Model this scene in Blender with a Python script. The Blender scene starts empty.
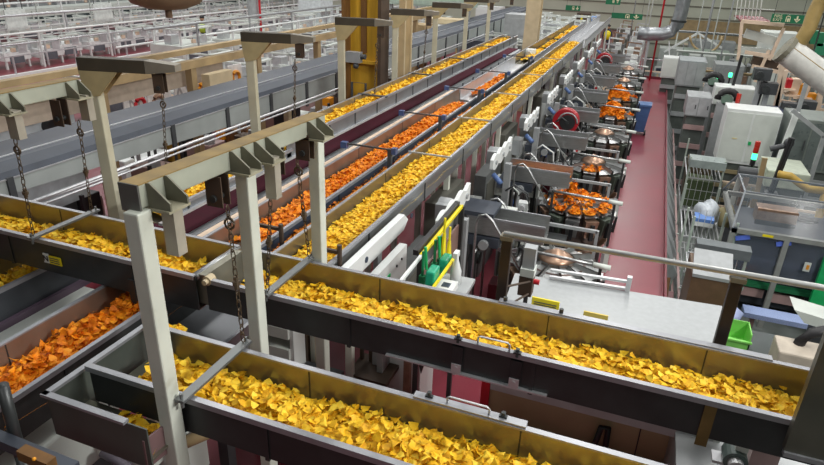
import bpy, math, random
import numpy as np
from mathutils import Vector, Matrix
random.seed(7); RNG = np.random.default_rng(11)
SC = bpy.context.scene; COL = SC.collection
R = math.radians
# ---------------------------------------------------------------- camera (824 x 465 frame)
CAMH = 5.2; FPX = 612.0
YAW, PIT, ROL = R(20.093), R(24.263), R(2.088)
_s, _c = math.sin(YAW), math.cos(YAW)
FW = np.array([-_s*math.cos(PIT), _c*math.cos(PIT), -math.sin(PIT)])
_rt = np.array([_c, _s, 0.0]); _up = np.cross(_rt, FW)
RT = math.cos(ROL)*_rt + math.sin(ROL)*_up; UP = -math.sin(ROL)*_rt + math.cos(ROL)*_up
def at(u, v, x=None, y=None, z=None):
    d = (u-412)/FPX*RT - (v-232.5)/FPX*UP + FW
    t = (z-CAMH)/d[2] if z is not None else (y/d[1] if y is not None else x/d[0])
    p = t*d
    return (float(p[0]), float(p[1]), float(p[2]+CAMH))
def inframe(P):
    P = np.asarray(P) - np.array([0, 0, CAMH]); w = P@FW
    u = 412+FPX*(P@RT)/w; v = 232.5-FPX*(P@UP)/w
    return (w > 0) & (u > -5) & (u < 829) & (v > -5) & (v < 470), w
cam_d = bpy.data.cameras.new('camera'); cam = bpy.data.objects.new('camera', cam_d); COL.objects.link(cam)
cam_d.sensor_width = 36; cam_d.lens = 36*FPX/824; cam_d.clip_start = .05; cam_d.clip_end = 400
m = Matrix(((RT[0], UP[0], -FW[0], 0), (RT[1], UP[1], -FW[1], 0), (RT[2], UP[2], -FW[2], CAMH), (0, 0, 0, 1)))
cam.matrix_world = m; SC.camera = cam
# ---------------------------------------------------------------- materials
MATS = {}
def mat(name, col, rough=.5, metal=0., var=.12, scale=6., bump=0., stretch=None, alpha=None, emit=None, spec=.5, col2=None, rvar=.1, dirt=None):
    if name in MATS: return MATS[name]
    M = bpy.data.materials.new(name); M.use_nodes = True; nt = M.node_tree; b = nt.nodes['Principled BSDF']
    tc = nt.nodes.new('ShaderNodeTexCoord'); nz = nt.nodes.new('ShaderNodeTexNoise')
    nz.inputs['Scale'].default_value = scale; nz.inputs['Detail'].default_value = 5
    if stretch:
        mp = nt.nodes.new('ShaderNodeMapping'); mp.inputs['Scale'].default_value = stretch
        nt.links.new(tc.outputs['Object'], mp.inputs[0]); nt.links.new(mp.outputs[0], nz.inputs['Vector'])
    else: nt.links.new(tc.outputs['Object'], nz.inputs['Vector'])
    cr = nt.nodes.new('ShaderNodeValToRGB'); e = cr.color_ramp.elements
    c2 = col2 or tuple(min(1, c*(1+var)) for c in col)
    e[0].position = .32; e[1].position = .68
    e[0].color = (*[c*(1-var) for c in col], 1); e[1].color = (*c2, 1)
    if dirt:
        x = cr.color_ramp.elements.new(.2); x.color = (*dirt, 1)
    nt.links.new(nz.outputs['Fac'], cr.inputs[0]); nt.links.new(cr.outputs[0], b.inputs['Base Color'])
    mr = nt.nodes.new('ShaderNodeMapRange'); mr.inputs['To Min'].default_value = max(.03, rough-rvar); mr.inputs['To Max'].default_value = min(1, rough+rvar)
    nt.links.new(nz.outputs['Fac'], mr.inputs['Value']); nt.links.new(mr.outputs[0], b.inputs['Roughness'])
    b.inputs['Metallic'].default_value = metal; b.inputs['Specular IOR Level'].default_value = spec
    if alpha is not None: b.inputs['Alpha'].default_value = alpha
    if emit: b.inputs['Emission Color'].default_value = (*emit[:3], 1); b.inputs['Emission Strength'].default_value = emit[3]
    if bump:
        bp = nt.nodes.new('ShaderNodeBump'); bp.inputs['Strength'].default_value = bump; bp.inputs['Distance'].default_value = .01
        nt.links.new(nz.outputs['Fac'], bp.inputs['Height']); nt.links.new(bp.outputs[0], b.inputs['Normal'])
    MATS[name] = M; return M
def chipmat(name, lo, mid, hi, island):
    M = bpy.data.materials.new(name); M.use_nodes = True; nt = M.node_tree; b = nt.nodes['Principled BSDF']
    if island: g = nt.nodes.new('ShaderNodeNewGeometry'); out = g.outputs['Random Per Island']
    else: g = nt.nodes.new('ShaderNodeObjectInfo'); out = g.outputs['Random']
    tc = nt.nodes.new('ShaderNodeTexCoord'); nz = nt.nodes.new('ShaderNodeTexNoise'); nz.inputs['Scale'].default_value = 45
    nt.links.new(tc.outputs['Object'], nz.inputs['Vector'])
    ad = nt.nodes.new('ShaderNodeMath'); ad.operation = 'MULTIPLY_ADD'; ad.inputs[1].default_value = .6
    nt.links.new(nz.outputs['Fac'], ad.inputs[0])
    m2 = nt.nodes.new('ShaderNodeMath'); m2.operation = 'MULTIPLY'; m2.inputs[1].default_value = .45
    nt.links.new(out, m2.inputs[0]); nt.links.new(m2.outputs[0], ad.inputs[2])
    cr = nt.nodes.new('ShaderNodeValToRGB'); e = cr.color_ramp.elements
    e[0].position = .2; e[0].color = (*lo, 1); e[1].position = .85; e[1].color = (*hi, 1)
    x = e.new(.5); x.color = (*mid, 1)
    nt.links.new(ad.outputs[0], cr.inputs[0]); nt.links.new(cr.outputs[0], b.inputs['Base Color'])
    b.inputs['Roughness'].default_value = .55; b.inputs['Specular IOR Level'].default_value = .25
    return M
STEEL = mat('stainless steel', (.40, .41, .41), .36, .85, .1, 4, stretch=(3, 3, 18))
STEELD = mat('dull dark steel', (.05, .055, .056), .42, .45, .18, 5)
STEELI = mat('trough steel', (.29, .28, .225), .34, .8, .1, 5)
STEELL = mat('bright steel', (.62, .63, .65), .4, .55, .08, 8)
RIM = mat('rolled steel rim', (.35, .36, .385), .38, .5, .08, 12)
ALU = mat('grey sheet metal', (.40, .42, .43), .45, .3, .1, 5)
LGREY = mat('light grey deck sheet', (.37, .39, .40), .45, .2, .06, 20)
POST = mat('pale green grey paint', (.64, .67, .59), .5, 0, .07, 5, dirt=(.42, .42, .33))
BEAMT = mat('dusty frame paint', (.33, .31, .22), .65, 0, .2, 7)
KHAKI = mat('dark khaki paint', (.055, .046, .032), .6, 0, .2, 6)
CREAM = mat('cream paint', (.58, .48, .31), .55, 0, .1, 4)
TAN = mat('tan paint', (.40, .29, .15), .6, 0, .15, 3)
YCOL = mat('yellow column paint', (.62, .36, .03), .5, 0, .15, 2, stretch=(6, 6, .6))
RUST = mat('rusty brown paint', (.17, .08, .02), .7, 0, .3, 3, stretch=(4, 4, .7))
DBROWN = mat('dark brown paint', (.07, .045, .03), .6, 0, .2, 5)
RED = mat('red floor resin', (.215, .034, .05), .32, 0, .14, .9, spec=.5, rvar=.08)
GROUND = mat('grey green concrete', (.16, .18, .17), .55, 0, .3, 1.5)
MAROON = mat('maroon trim', (.15, .02, .03), .45, 0, .15, 4)
WHITE = mat('white enamel', (.74, .77, .76), .4, 0, .04, 3)
OFFW = mat('off white paint', (.62, .66, .62), .45, 0, .06, 3)
WALL = mat('pale wall cladding', (.56, .58, .47), .7, 0, .1, .4)
BLACK = mat('black rubber', (.018, .018, .02), .5, 0, .2, 8)
DGREY = mat('dark grey plastic', (.06, .065, .07), .5, 0, .15, 6)
SLATE = mat('slate grey cover', (.055, .065, .085), .5, .2, .15, 4)
NAVY = mat('navy steel', (.06, .085, .13), .4, .5, .15, 4)
BLUE = mat('blue plastic', (.05, .16, .5), .45, 0, .1, 6)
LBLUE = mat('pale blue plastic', (.35, .5, .8), .4, 0, .1, 6)
GREEN = mat('green plastic', (.01, .42, .12), .4, 0, .12, 8)
SIGNG = mat('exit sign green', (.01, .16, .07), .5, 0, .05, 6)
LGREEN = mat('light green plastic', (.22, .62, .12), .45, 0, .1, 6)
YEL = mat('safety yellow', (.85, .70, .01), .45, 0, .08, 6)
AMBER = mat('amber plastic', (.75, .30, .01), .45, 0, .1, 6)
REDP = mat('red enamel', (.55, .015, .025), .38, 0, .08, 6)
BRONZE = mat('bronze tinted steel', (.42, .27, .19), .35, .7, .2, 9)
OLIVE = mat('olive reflecting steel', (.34, .28, .16), .42, .2, .15, 2)
PINK = mat('pinkish panel', (.42, .28, .27), .5, 0, .1, 5)
PEACH = mat('peach panel and lit rim', (.75, .58, .44), .5, 0, .1, 5)
CARD = mat('cardboard', (.36, .22, .12), .8, 0, .15, 9)
CLEAR = mat('clear polycarbonate', (.55, .62, .66), .12, 0, .05, 3, alpha=.28)
SMOKE = mat('smoked window', (.03, .04, .06), .1, 0, .1, 3)
LEDG = mat('green lamp', (.05, .8, .3), .3, emit=(.05, 1, .35, 3))
LEDR = mat('red lamp lens', (.5, .03, .02), .3)
CHAINM = mat('rusty chain', (.12, .09, .06), .55, .6, .25, 20)
YCS = chipmat('yellow chips bulk', (.56, .26, .006), (.88, .52, .016), (.95, .70, .07), True)
YCO = chipmat('yellow chip', (.56, .26, .006), (.88, .52, .016), (.95, .70, .07), False)
OCS = chipmat('orange chips bulk', (.47, .09, .003), (.80, .225, .006), (.93, .37, .015), True)
OCO = chipmat('orange chip', (.47, .09, .003), (.80, .225, .006), (.93, .37, .015), False)
# ---------------------------------------------------------------- mesh builder
ORG = {}
class MB:
    def __init__(s): s.v = []; s.f = []
    def add(s, vs, fs):
        o = len(s.v); s.v += [tuple(p) for p in vs]; s.f += [tuple(i+o for i in f) for f in fs]; return s
    def box(s, x0, x1, y0, y1, z0, z1):
        if x0 > x1: x0, x1 = x1, x0
        if y0 > y1: y0, y1 = y1, y0
        if z0 > z1: z0, z1 = z1, z0
        return s.add([(x0,y0,z0),(x1,y0,z0),(x1,y1,z0),(x0,y1,z0),(x0,y0,z1),(x1,y0,z1),(x1,y1,z1),(x0,y1,z1)],
                     [(0,3,2,1),(4,5,6,7),(0,1,5,4),(1,2,6,5),(2,3,7,6),(3,0,4,7)])
    def cb(s, c, sx, sy, sz): return s.box(c[0]-sx/2, c[0]+sx/2, c[1]-sy/2, c[1]+sy/2, c[2]-sz/2, c[2]+sz/2)
    def bar(s, p, q, w, h=None, up=(0,0,1)):
        h = h or w; p = Vector(p); q = Vector(q); d = (q-p).normalized(); u = Vector(up)
        if abs(d.dot(u)) > .98: u = Vector((0,1,0))
        a = d.cross(u).normalized()*w/2; b = a.cross(d).normalized()*h/2
        vs = [p-a-b, p+a-b, p+a+b, p-a+b, q-a-b, q+a-b, q+a+b, q-a+b]
        return s.add(vs, [(0,1,2,3)[::-1],(4,5,6,7),(0,1,5,4),(1,2,6,5),(2,3,7,6),(3,0,4,7)])
    def tube(s, path, r, n=8, closed=False, r2=None):
        P = [Vector(p) for p in path]; m = len(P); rings = []
        for i, p in enumerate(P):
            if closed: d = P[(i+1) % m]-P[i-1]
            else: d = P[min(i+1, m-1)]-P[max(i-1, 0)]
            d.normalize(); u = Vector((0,0,1)) if abs(d.z) < .9 else Vector((0,1,0))
            a = d.cross(u).normalized(); b = a.cross(d)
            rr = r if r2 is None else r+(r2-r)*i/(m-1)
            rings.append([p+(a*math.cos(2*math.pi*k/n)+b*math.sin(2*math.pi*k/n))*rr for k in range(n)])
        vs = [q for g in rings for q in g]; fs = []
        for i in range(m if closed else m-1):
            j = (i+1) % m
            for k in range(n): fs.append((i*n+k, i*n+(k+1) % n, j*n+(k+1) % n, j*n+k))
        if not closed: fs += [tuple(range(n))[::-1], tuple((m-1)*n+k for k in range(n))]
        return s.add(vs, fs)
    def cyl(s, p, q, r, n=14, r2=None): return s.tube([p, q], r, n, r2=r2)
    def prism(s, poly, vec):
        n = len(poly); v = Vector(vec); P = [Vector(p) for p in poly]
        return s.add(P+[p+v for p in P], [tuple(range(n))[::-1], tuple(range(n, 2*n))]+[(i, (i+1) % n, n+(i+1) % n, n+i) for i in range(n)])
    def lathe(s, prof, c, n=20):
        vs = [(c[0]+r*math.cos(2*math.pi*k/n), c[1]+r*math.sin(2*math.pi*k/n), c[2]+z) for r, z in prof for k in range(n)]
        fs = [(i*n+k, i*n+(k+1) % n, (i+1)*n+(k+1) % n, (i+1)*n+k) for i in range(len(prof)-1) for k in range(n)]
        return s.add(vs, fs+[tuple(range(n))[::-1], tuple((len(prof)-1)*n+k for k in range(n))])
    def ball(s, c, r, n=12, sz=1.):
        return s.lathe([(max(.001, r*math.sin(math.pi*i/8)), -r*sz*math.cos(math.pi*i/8)) for i in range(9)], c, n)
    def build(s, name, material, parent=None, smooth=False, bevel=0, org=None):
        me = bpy.data.meshes.new(name)
        if parent is not None: o3 = ORG[parent.name]
        elif org is not None: o3 = org
        else:
            a = np.array(s.v); lo, hi = a.min(0), a.max(0); o3 = ((lo[0]+hi[0])/2, (lo[1]+hi[1])/2, lo[2])
        me.from_pydata([(p[0]-o3[0], p[1]-o3[1], p[2]-o3[2]) for p in s.v], [], s.f)
        me.materials.append(material)
        if smooth: me.polygons.foreach_set('use_smooth', [True]*len(me.polygons)); 
        ob = bpy.data.objects.new(name, me); COL.objects.link(ob)
        if parent is not None: ob.parent = parent
        else: ob.location = o3
        ORG[ob.name] = o3
        if bevel:
            bm = ob.modifiers.new('edge', 'BEVEL'); bm.width = bevel; bm.segments = 2; bm.limit_method = 'ANGLE'
        return ob
def tag(o, label, cat, group=None, kind=None):
    o['label'] = label; o['category'] = cat
    if group: o['group'] = group
    if kind: o['kind'] = kind
    return o
def thing(name, label, cat, loc, group=None):
    o = bpy.data.objects.new(name, None); COL.objects.link(o); o.location = loc; o.empty_display_size = .1
    ORG[o.name] = tuple(loc); return tag(o, label, cat, group)
def kids(o): return [c for c in o.children]
def copy_tree(o, parent=None):
    c = o.copy(); COL.objects.link(c); c.parent = parent
    ORG[c.name] = ORG[o.name]
    for ch in kids(o): copy_tree(ch, c)
    return c
def dup(o, loc, label=None, rz=None):
    c = copy_tree(o); c.location = loc
    if rz is not None: c.rotation_euler.z = rz
    if label: c['label'] = label
    return c
def struct(name, mb, material, **k):
    o = mb.build(name, material, **k); o['kind'] = 'structure'; return o
def text(body, name, size, matx, origin, xdir, ydir, parent, extrude=.002):
    cu = bpy.data.curves.new(name, 'FONT'); cu.body = body; cu.size = size; cu.align_x = 'CENTER'; cu.align_y = 'CENTER'; cu.extrude = extrude
    tmp = bpy.data.objects.new(name, cu); COL.objects.link(tmp); dg = bpy.context.evaluated_depsgraph_get()
    me = bpy.data.meshes.new_from_object(tmp.evaluated_get(dg)); bpy.data.objects.remove(tmp); me.materials.clear(); me.materials.append(matx)
    o = bpy.data.objects.new(name, me); COL.objects.link(o); o.parent = parent
    X = Vector(xdir).normalized(); Yv = Vector(ydir).normalized(); Z = X.cross(Yv); po = ORG[parent.name]
    o.matrix_local = Matrix(((X.x, Yv.x, Z.x, origin[0]-po[0]), (X.y, Yv.y, Z.y, origin[1]-po[1]), (X.z, Yv.z, Z.z, origin[2]-po[2]), (0,0,0,1)))
    return o
ORD = ['nearest', 'second', 'third', 'fourth', 'fifth', 'sixth', 'seventh', 'eighth', 'ninth', 'tenth']
# ---------------------------------------------------------------- the hall
struct('floor', MB().prism([(-60, -8, 0), (.93, -8, 0), (.93, 33.5, 0), (-.28, 33.5, 0), (-.28, 58, 0), (-60, 58, 0)], (0, 0, -.2)), RED)
struct('floor_lower', MB().prism([(.93, -8, -2), (26, -8, -2), (26, 58, -2), (-.28, 58, -2), (-.28, 33.5, -2), (.93, 33.5, -2)], (0, 0, -.3)), GROUND)
struct('trim_1', MB().box(.93, .97, -8, 33.5, -.25, .12).box(-.28, .97, 33.5, 33.56, -.25, .12), MAROON)
struct('trim_2', MB().box(-.28, -.24, 33.56, 58, -.25, .04), MAROON)
w = MB().box(-60, 26, 58, 58.3, -2, 12); struct('wall_back', w, WALL)
struct('wall_left', MB().box(-60.3, -60, -8, 58, 0, 12), WALL)
struct('wall_right', MB().box(26, 26.3, -8, 58, -2, 12), WALL)
struct('wall_front', MB().box(-60, 26, -8.3, -8, -2, 12), mat('shaded grey wall', (.10, .10, .095), .8))
mt = MB()
for z in (-.9, .05, 1.3, 2.2, 3.3, 4.6): mt.box(-40, 26, 57.9, 58, z, z+.08)
struct('trim_3', mt, mat('wall panel joint', (.2, .19, .15), .6))
struct('trim_4', MB().box(1.0, 26, 57.85, 57.98, -.4, 1.2), TAN)
# ---------------------------------------------------------------- chips
CH = {'y': [], 'o': []}     # instances: (x,y,z, size, pile id)
PILES = {}
def chip_base(curl, a=1.0, fine=False):
    if fine:
        n = 4; pts = []; idx = {}
        for i in range(n+1):
            for j in range(n+1-i):
                b = np.array([i, j, n-i-j])/n
                c = b if max(b) == 1 else .78*b+.22/3
                p = c[0]*np.array([0, .58])+c[1]*np.array([-.5, -.29])+c[2]*np.array([.5, -.29])
                if max(b) == 1: p = p*.80
                idx[(i, j)] = len(pts); pts.append(p)
        fs = []
        for i in range(n):
            for j in range(n-i):
                fs.append((idx[(i, j)], idx[(i+1, j)], idx[(i, j+1)]))
                if j < n-i-1: fs.append((idx[(i+1, j)], idx[(i+1, j+1)], idx[(i, j+1)]))
    else:
        pts = [np.array(p) for p in ((0, .47), (-.42, -.26), (.42, -.26), (-.29, .17), (0, -.34), (.29, .17))]
        fs = [(0, 3, 5), (3, 1, 4), (5, 4, 2), (3, 4, 5)]
    V = np.array([(p[0]*a, p[1]*a, (curl[0]*p[0]**2+curl[1]*p[1]*p[0]+curl[2]*p[1]**2)*a) for p in pts])
    return V, fs
def rots(n, tilt):
    rz = RNG.uniform(0, 2*np.pi, n); tx = RNG.normal(0, tilt, n); ty = RNG.normal(0, tilt, n)
    cz, sz, cx, sx, cy, sy = np.cos(rz), np.sin(rz), np.cos(tx), np.sin(tx), np.cos(ty), np.sin(ty)
    Z0 = np.zeros(n); O = np.ones(n)
    Rz = np.array([[cz, -sz, Z0], [sz, cz, Z0], [Z0, Z0, O]]); Rx = np.array([[O, Z0, Z0], [Z0, cx, -sx], [Z0, sx, cx]]); Ry = np.array([[cy, Z0, sy], [Z0, O, Z0], [-sy, Z0, cy]])
    return np.einsum('ijn,jkn,kln->nil', Rx, Ry, Rz)
CURLS = [(.5, .1, .1), (.1, .3, .45), (-.45, .2, .15), (.35, -.3, -.3), (.2, 0, .6)]
class Pile:
    """a bed of chips: base mound plus loose chips lying on it"""
    def __init__(s, name, label, kind, org):
        s.name, s.label, s.kind, s.org = name, label, kind, org; s.P = []; s.S = []; s.T = []; s.bv = []; s.bf = []
    def strip(s, p0, p1, halfw, zc, ze, dens, size, jitter=.012, tilt=.45, wid=None):
        """along p0->p1 (xy), centre level zc, edge level ze"""
        p0 = np.array(p0, float); p1 = np.array(p1, float); L = np.linalg.norm(p1-p0); d = (p1-p0)/L; nrm = np.array([-d[1], d[0]])
        n = int(L*halfw*2*dens); a = RNG.uniform(0, L, n); b = RNG.uniform(-1, 1, n); hw = halfw-size*.32
        wob = .012*np.sin(a*9+b*3)+.010*np.sin(a*23+1.7*b*5)
        z = ze+(zc-ze)*(1-np.abs(b)**2.2)+wob+RNG.normal(0, jitter, n)
        xy = p0+np.outer(a, d)+np.outer(b*hw, nrm)
        s.P.append(np.c_[xy, z]); s.S.append(size*RNG.uniform(.8, 1.2, n)); s.T.append(np.full(n, tilt))
        na = max(2, int(L/.12)); nb = 8; o = len(s.bv)
        for i in range(na+1):
            for j in range(nb+1):
                bb = -1+2*j/nb; q = p0+d*L*i/na+nrm*bb*halfw
                s.bv.append((q[0], q[1], ze+(zc-ze)*(1-abs(bb)**2.2)-.014+.012*math.sin(L*i/na*9+bb*3)))
        for i in range(na):
            for j in range(nb):
                k = o+i*(nb+1)+j; s.bf.append((k, k+nb+1, k+nb+2, k+1))
        return s
    def mound(s, c, r, h, dens, size, tilt=.6):
        n = int(math.pi*r*r*dens); rr = r*np.sqrt(RNG.uniform(0, 1, n)); t = RNG.uniform(0, 2*np.pi, n)
        z = c[2]+h*(1-(rr/r)**1.6)+RNG.normal(0, .012, n)
        s.P.append(np.c_[c[0]+rr*np.cos(t), c[1]+rr*np.sin(t), z]); s.S.append(size*RNG.uniform(.8, 1.2, n)); s.T.append(np.full(n, tilt))
        o = len(s.bv); N = 14
        for i in range(5):
            for k in range(N): s.bv.append((c[0]+r*i/4*math.cos(2*math.pi*k/N), c[1]+r*i/4*math.sin(2*math.pi*k/N), c[2]+h*(1-(i/4)**1.6)-.015))
        for i in range(4):
            for k in range(N): s.bf.append((o+i*N+k, o+(i+1)*N+k, o+(i+1)*N+(k+1) % N, o+i*N+(k+1) % N))
        return s
    def done(s):
        s.P = np.concatenate(s.P); s.S = np.concatenate(s.S); s.T = np.concatenate(s.T); s.R = rots(len(s.P), 1.0*s.T); PLIST.append(s)
PLIST = []
def finish_chips():
    for kind, ms, mo, nm in (('y', YCS, YCO, 'yellow_chip'), ('o', OCS, OCO, 'orange_chip')):
        allp = [(i, k) for i, p in enumerate(PLIST) if p.kind == kind for k in range(len(p.P))]
        W = []
        for i, p in enumerate(PLIST):
            if p.kind != kind: continue
            ok, w = inframe(p.P); W += list(np.where(ok, w/(p.S/.07), 1e9) + (0 if p.single else 1e6))
        order = np.argsort(np.array(W))[:300]
        single = {}
        for q in order: single.setdefault(allp[q][0], set()).add(allp[q][1])
        protos = []
        for cu in CURLS:
            V, F = chip_base(cu, 1.0, True); me = bpy.data.meshes.new(nm); t = .022
            n = len(V); top = [tuple(v) for v in V]; bot = [(v[0], v[1], v[2]-t) for v in V]
            ed = {}
            for f in F:
                for a, b in ((f[0], f[1]), (f[1], f[2]), (f[2], f[0])): ed[(a, b)] = 1
            side = [(b, a, a+n, b+n) for a, b in ed if (b, a) not in ed]
            me.from_pydata(top+bot, [], [tuple(f) for f in F]+[tuple(i+n for i in f[::-1]) for f in F]+side)
            me.materials.append(mo); me.polygons.foreach_set('use_smooth', [True]*len(me.polygons)); protos.append(me)
        for i, p in enumerate(PLIST):
            if p.kind != kind: continue
            sel = single.get(i, set())
            for k in sel:
                o = bpy.data.objects.new(nm, protos[k % 5]); COL.objects.link(o)
                M3 = p.R[k]*p.S[k]; q = p.P[k]
                o.matrix_world = Matrix(((*M3[0], q[0]), (*M3[1], q[1]), (*M3[2], q[2]), (0, 0, 0, 1)))
                tag(o, p.single[0], 'chip', p.single[1])
            rest = np.array([k for k in range(len(p.P)) if k not in sel], int)
            vs = [np.array(p.bv)]; fs = list(p.bf); off = len(p.bv)
            for c, cu in enumerate(CURLS):
                ids = rest[rest % 5 == c]
                if not len(ids): continue
                V, F = chip_base(cu)
                A = np.einsum('nij,vj->nvi', p.R[ids]*p.S[ids][:, None, None], V)+p.P[ids][:, None, :]
                vs.append(A.reshape(-1, 3)); nv = len(V)
                for g in range(len(ids)): fs += [tuple(off+g*nv+x for x in f) for f in F]
                off += len(ids)*nv
            vs = np.concatenate(vs); me = bpy.data.meshes.new(p.name)
            me.from_pydata([tuple(v) for v in (vs-np.array(p.org))], [], fs); me.materials.append(ms)
            o = bpy.data.objects.new(p.name, me); COL.objects.link(o); o.location = p.org
            tag(o, p.label, 'chips', None, 'stuff')
def pile(name, label, kind, org, single=None):
    p = Pile(name, label, kind, org); p.single = single; return p
# ---------------------------------------------------------------- troughs
def trough(root, ax, a0, a1, b0, b1, zr, zb, wo=STEELD, wi=STEELI, rim=RIM, seams=(), rimw=.028, ends=(), th=.008):
    """U channel along axis ax ('x' or 'y') from a0 to a1, side walls at b0 < b1"""
    def bx(mb, A0, A1, B0, B1, z0, z1): return mb.box(A0, A1, B0, B1, z0, z1) if ax == 'x' else mb.box(B0, B1, A0, A1, z0, z1)
    n0, n1 = ('front_wall', 'back_wall') if ax == 'x' else ('near_side_wall', 'far_side_wall')
    if ax == 'y': n0, n1 = 'side_wall', 'side_wall'
    for nm, b, wm in ((n0, b0, wo), (n1, b1, wi)) if ax == 'x' else ((n0, b0, wi), (n1, b1, wo)):
        w = MB(); bx(w, a0, a1, b-th/2, b+th/2, zb, zr)
        ob = w.build(nm, wm, root)
        r = MB(); sgn = -1 if b == b0 else 1
        bx(r, a0, a1, min(b-sgn*.006, b+sgn*rimw), max(b-sgn*.006, b+sgn*rimw), zr, zr+.012)
        bx(r, a0, a1, min(b+sgn*(rimw-.004), b+sgn*rimw), max(b+sgn*(rimw-.004), b+sgn*rimw), zr-.022, zr)
        r.build('rim', rim, ob)
    w = MB(); bx(w, a0, a1, b0, b1, zb, zb+.008); w.build('trough_bed', wi, root)
    for a in seams:
        w = MB()
        if 1:
            bx(w, a-.012, a+.012, b0-.012, b0-.004, zb, zr-.02); bx(w, a-.012, a+.012, b1+.004, b1+.012, zb, zr-.02)
            bx(w, a-.004, a+.004, b0+.004, b0+.007, zb, zr); bx(w, a-.004, a+.004, b1-.007, b1-.004, zb, zr); bx(w, a-.012, a+.012, b0-.012, b1+.012, zb-.01, zb)
        w.build('seam_strip', STEELD, root)
    for a in ends:
        w = MB(); bx(w, a-.004, a+.004, b0, b1, zb, zr); w.build('end_wall', wi, root)
def chain(label, p, q, group='lifting chains', big=False):
    """round-link chain with a ring at the top"""
    p = Vector(p); q = Vector(q); L = (q-p).length; d = (q-p)/L; k = max(3, int(L/(.05))); mb = MB()
    u = Vector((1, 0, 0)); v = d.cross(u).normalized(); u = v.cross(d)
    for i in range(k):
        c = p+d*L*(i+.5)/k; e = (u if i % 2 else v); h = L/k*.68; wd = .013
        mb.tube([c+d*h*math.cos(t)+e*wd*math.sin(t) for t in [2*math.pi*j/8 for j in range(8)]], .0042, 4, closed=True)
    r = thing('hanging_chain', label, 'chain', tuple(q), group)
    mb.build('chain_links', CHAINM, r)
    t = MB(); c = p+d*(.12*L); t.tube([c+d*.03*math.cos(a)+u*.03*math.sin(a) for a in [2*math.pi*j/12 for j in range(12)]], .007, 6, closed=True); t.build('ring', CHAINM, r)
    t = MB(); c = p+d*(.55*L); t.cyl(c-d*.035, c+d*.035, .014, 8); t.cyl(c-d*.012, c+d*.012, .022, 8); t.build('turnbuckle', CHAINM, r)
    return r
# ================================================================ foreground cross conveyors
def crossbar(root, x, y0, y1, z=3.13, nm='cross_bar'):
    mb = MB(); mb.bar((x, y0-.05, z), (x, y1+.05, z), .055, .016); 
    mb.cyl((x, y0-.03, z-.05), (x, y0-.03, z+.035), .009, 8); mb.cyl((x, y1+.03, z-.05), (x, y1+.03, z+.035), .009, 8)
    return mb.build(nm, mat('grey flat bar', (.17, .18, .18), .4, .5), root)
def latch(root, x, y):
    g = MB().cb((x, y-.014, 2.975), .07, .02, .17).build('latch_bracket', BLACK, root)
    m = MB(); m.cb((x, y-.027, 2.905), .06, .008, .06); m.cyl((x, y-.035, 2.91), (x, y-.028, 2.91), .012, 10); m.build('latch_plate', STEELL, g)
    m = MB(); m.cyl((x, y-.02, 3.09), (x, y-.02, 3.145), .012, 8); m.cb((x, y-.02, 3.12), .045, .03, .012); m.build('latch_screw', STEELD, g)
def handle(root, x0, x1, y, z=3.112, h=.055):
    m = MB(); m.tube([(x0, y, z), (x0, y, z+h*.8), (x0+.012, y, z+h), (x1-.012, y, z+h), (x1, y, z+h*.8), (x1, y, z)], .006, 8); return m.build('lift_handle', STEELL, root, smooth=True)
# upper cross conveyor, right hand length
u1 = thing('cross_conveyor', 'long upper cross conveyor of yellow chips in front of the grey deck', 'conveyor', (-.8, 3.28, 2.83))
trough(u1, 'x', -2.63, 1.75, 3.03, 3.53, 3.1, 2.85, seams=(-1.52, -.32, .63))
crossbar(u1, -2.1, 3.0, 3.56); latch(u1, -.78, 3.03); latch(u1, -.42, 3.03); handle(u1, -.66, -.47, 3.012)
# bottom flange ledge and the small deck rail edge in pale steel on the back wall
MB().box(-1.25, -.22, 3.0, 3.03, 2.862, 2.872).build('bottom_ledge', STEELL, u1)
m = MB(); m.box(-.66, .98, 3.535, 3.585, 3.102, 3.122); m.build('cover_strip', RIM, u1)
for x in (-.62, -.25): MB().cyl((x, 3.56, 3.12), (x, 3.56, 3.15), .014, 8).build('clamp_screw', STEELD, u1)
m = MB(); m.box(.6, .66, 3.012, 3.022, 2.80, 3.08); m.build('joint_plate', mat('tarnished brass steel', (.22, .16, .06), .45, .7, .2, 5), u1)
m = MB(); m.prism([(-1.03, 3.02, 2.87), (-.99, 3.02, 2.87), (-1.01, 3.02, 2.78)], (0, .02, 0)); m.build('drain_tip', STEELD, u1)
# discharge hood at its right end
hd = thing('discharge_hood', 'tall dull steel discharge hood closing right end of upper conveyor', 'hood', (1.35, 3.25, 2.9))
m = MB(); m.box(.985, 2.0, 2.93, 2.945, 2.97, 3.9); m.box(.985, 1.0, 2.945, 2.975, 2.97, 3.9); m.box(1.985, 2.0, 2.945, 3.7, 2.97, 3.9)
m.box(1.76, 2.0, 3.68, 3.7, 2.97, 3.9); m.build('hood_panel', mat('hood steel', (.17, .17, .14), .42, .75, .15, 3), hd)
m = MB(); m.box(.985, 2.0, 2.915, 2.95, 2.945, 2.972); m.build('bottom_lip', RIM, hd)
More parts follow.
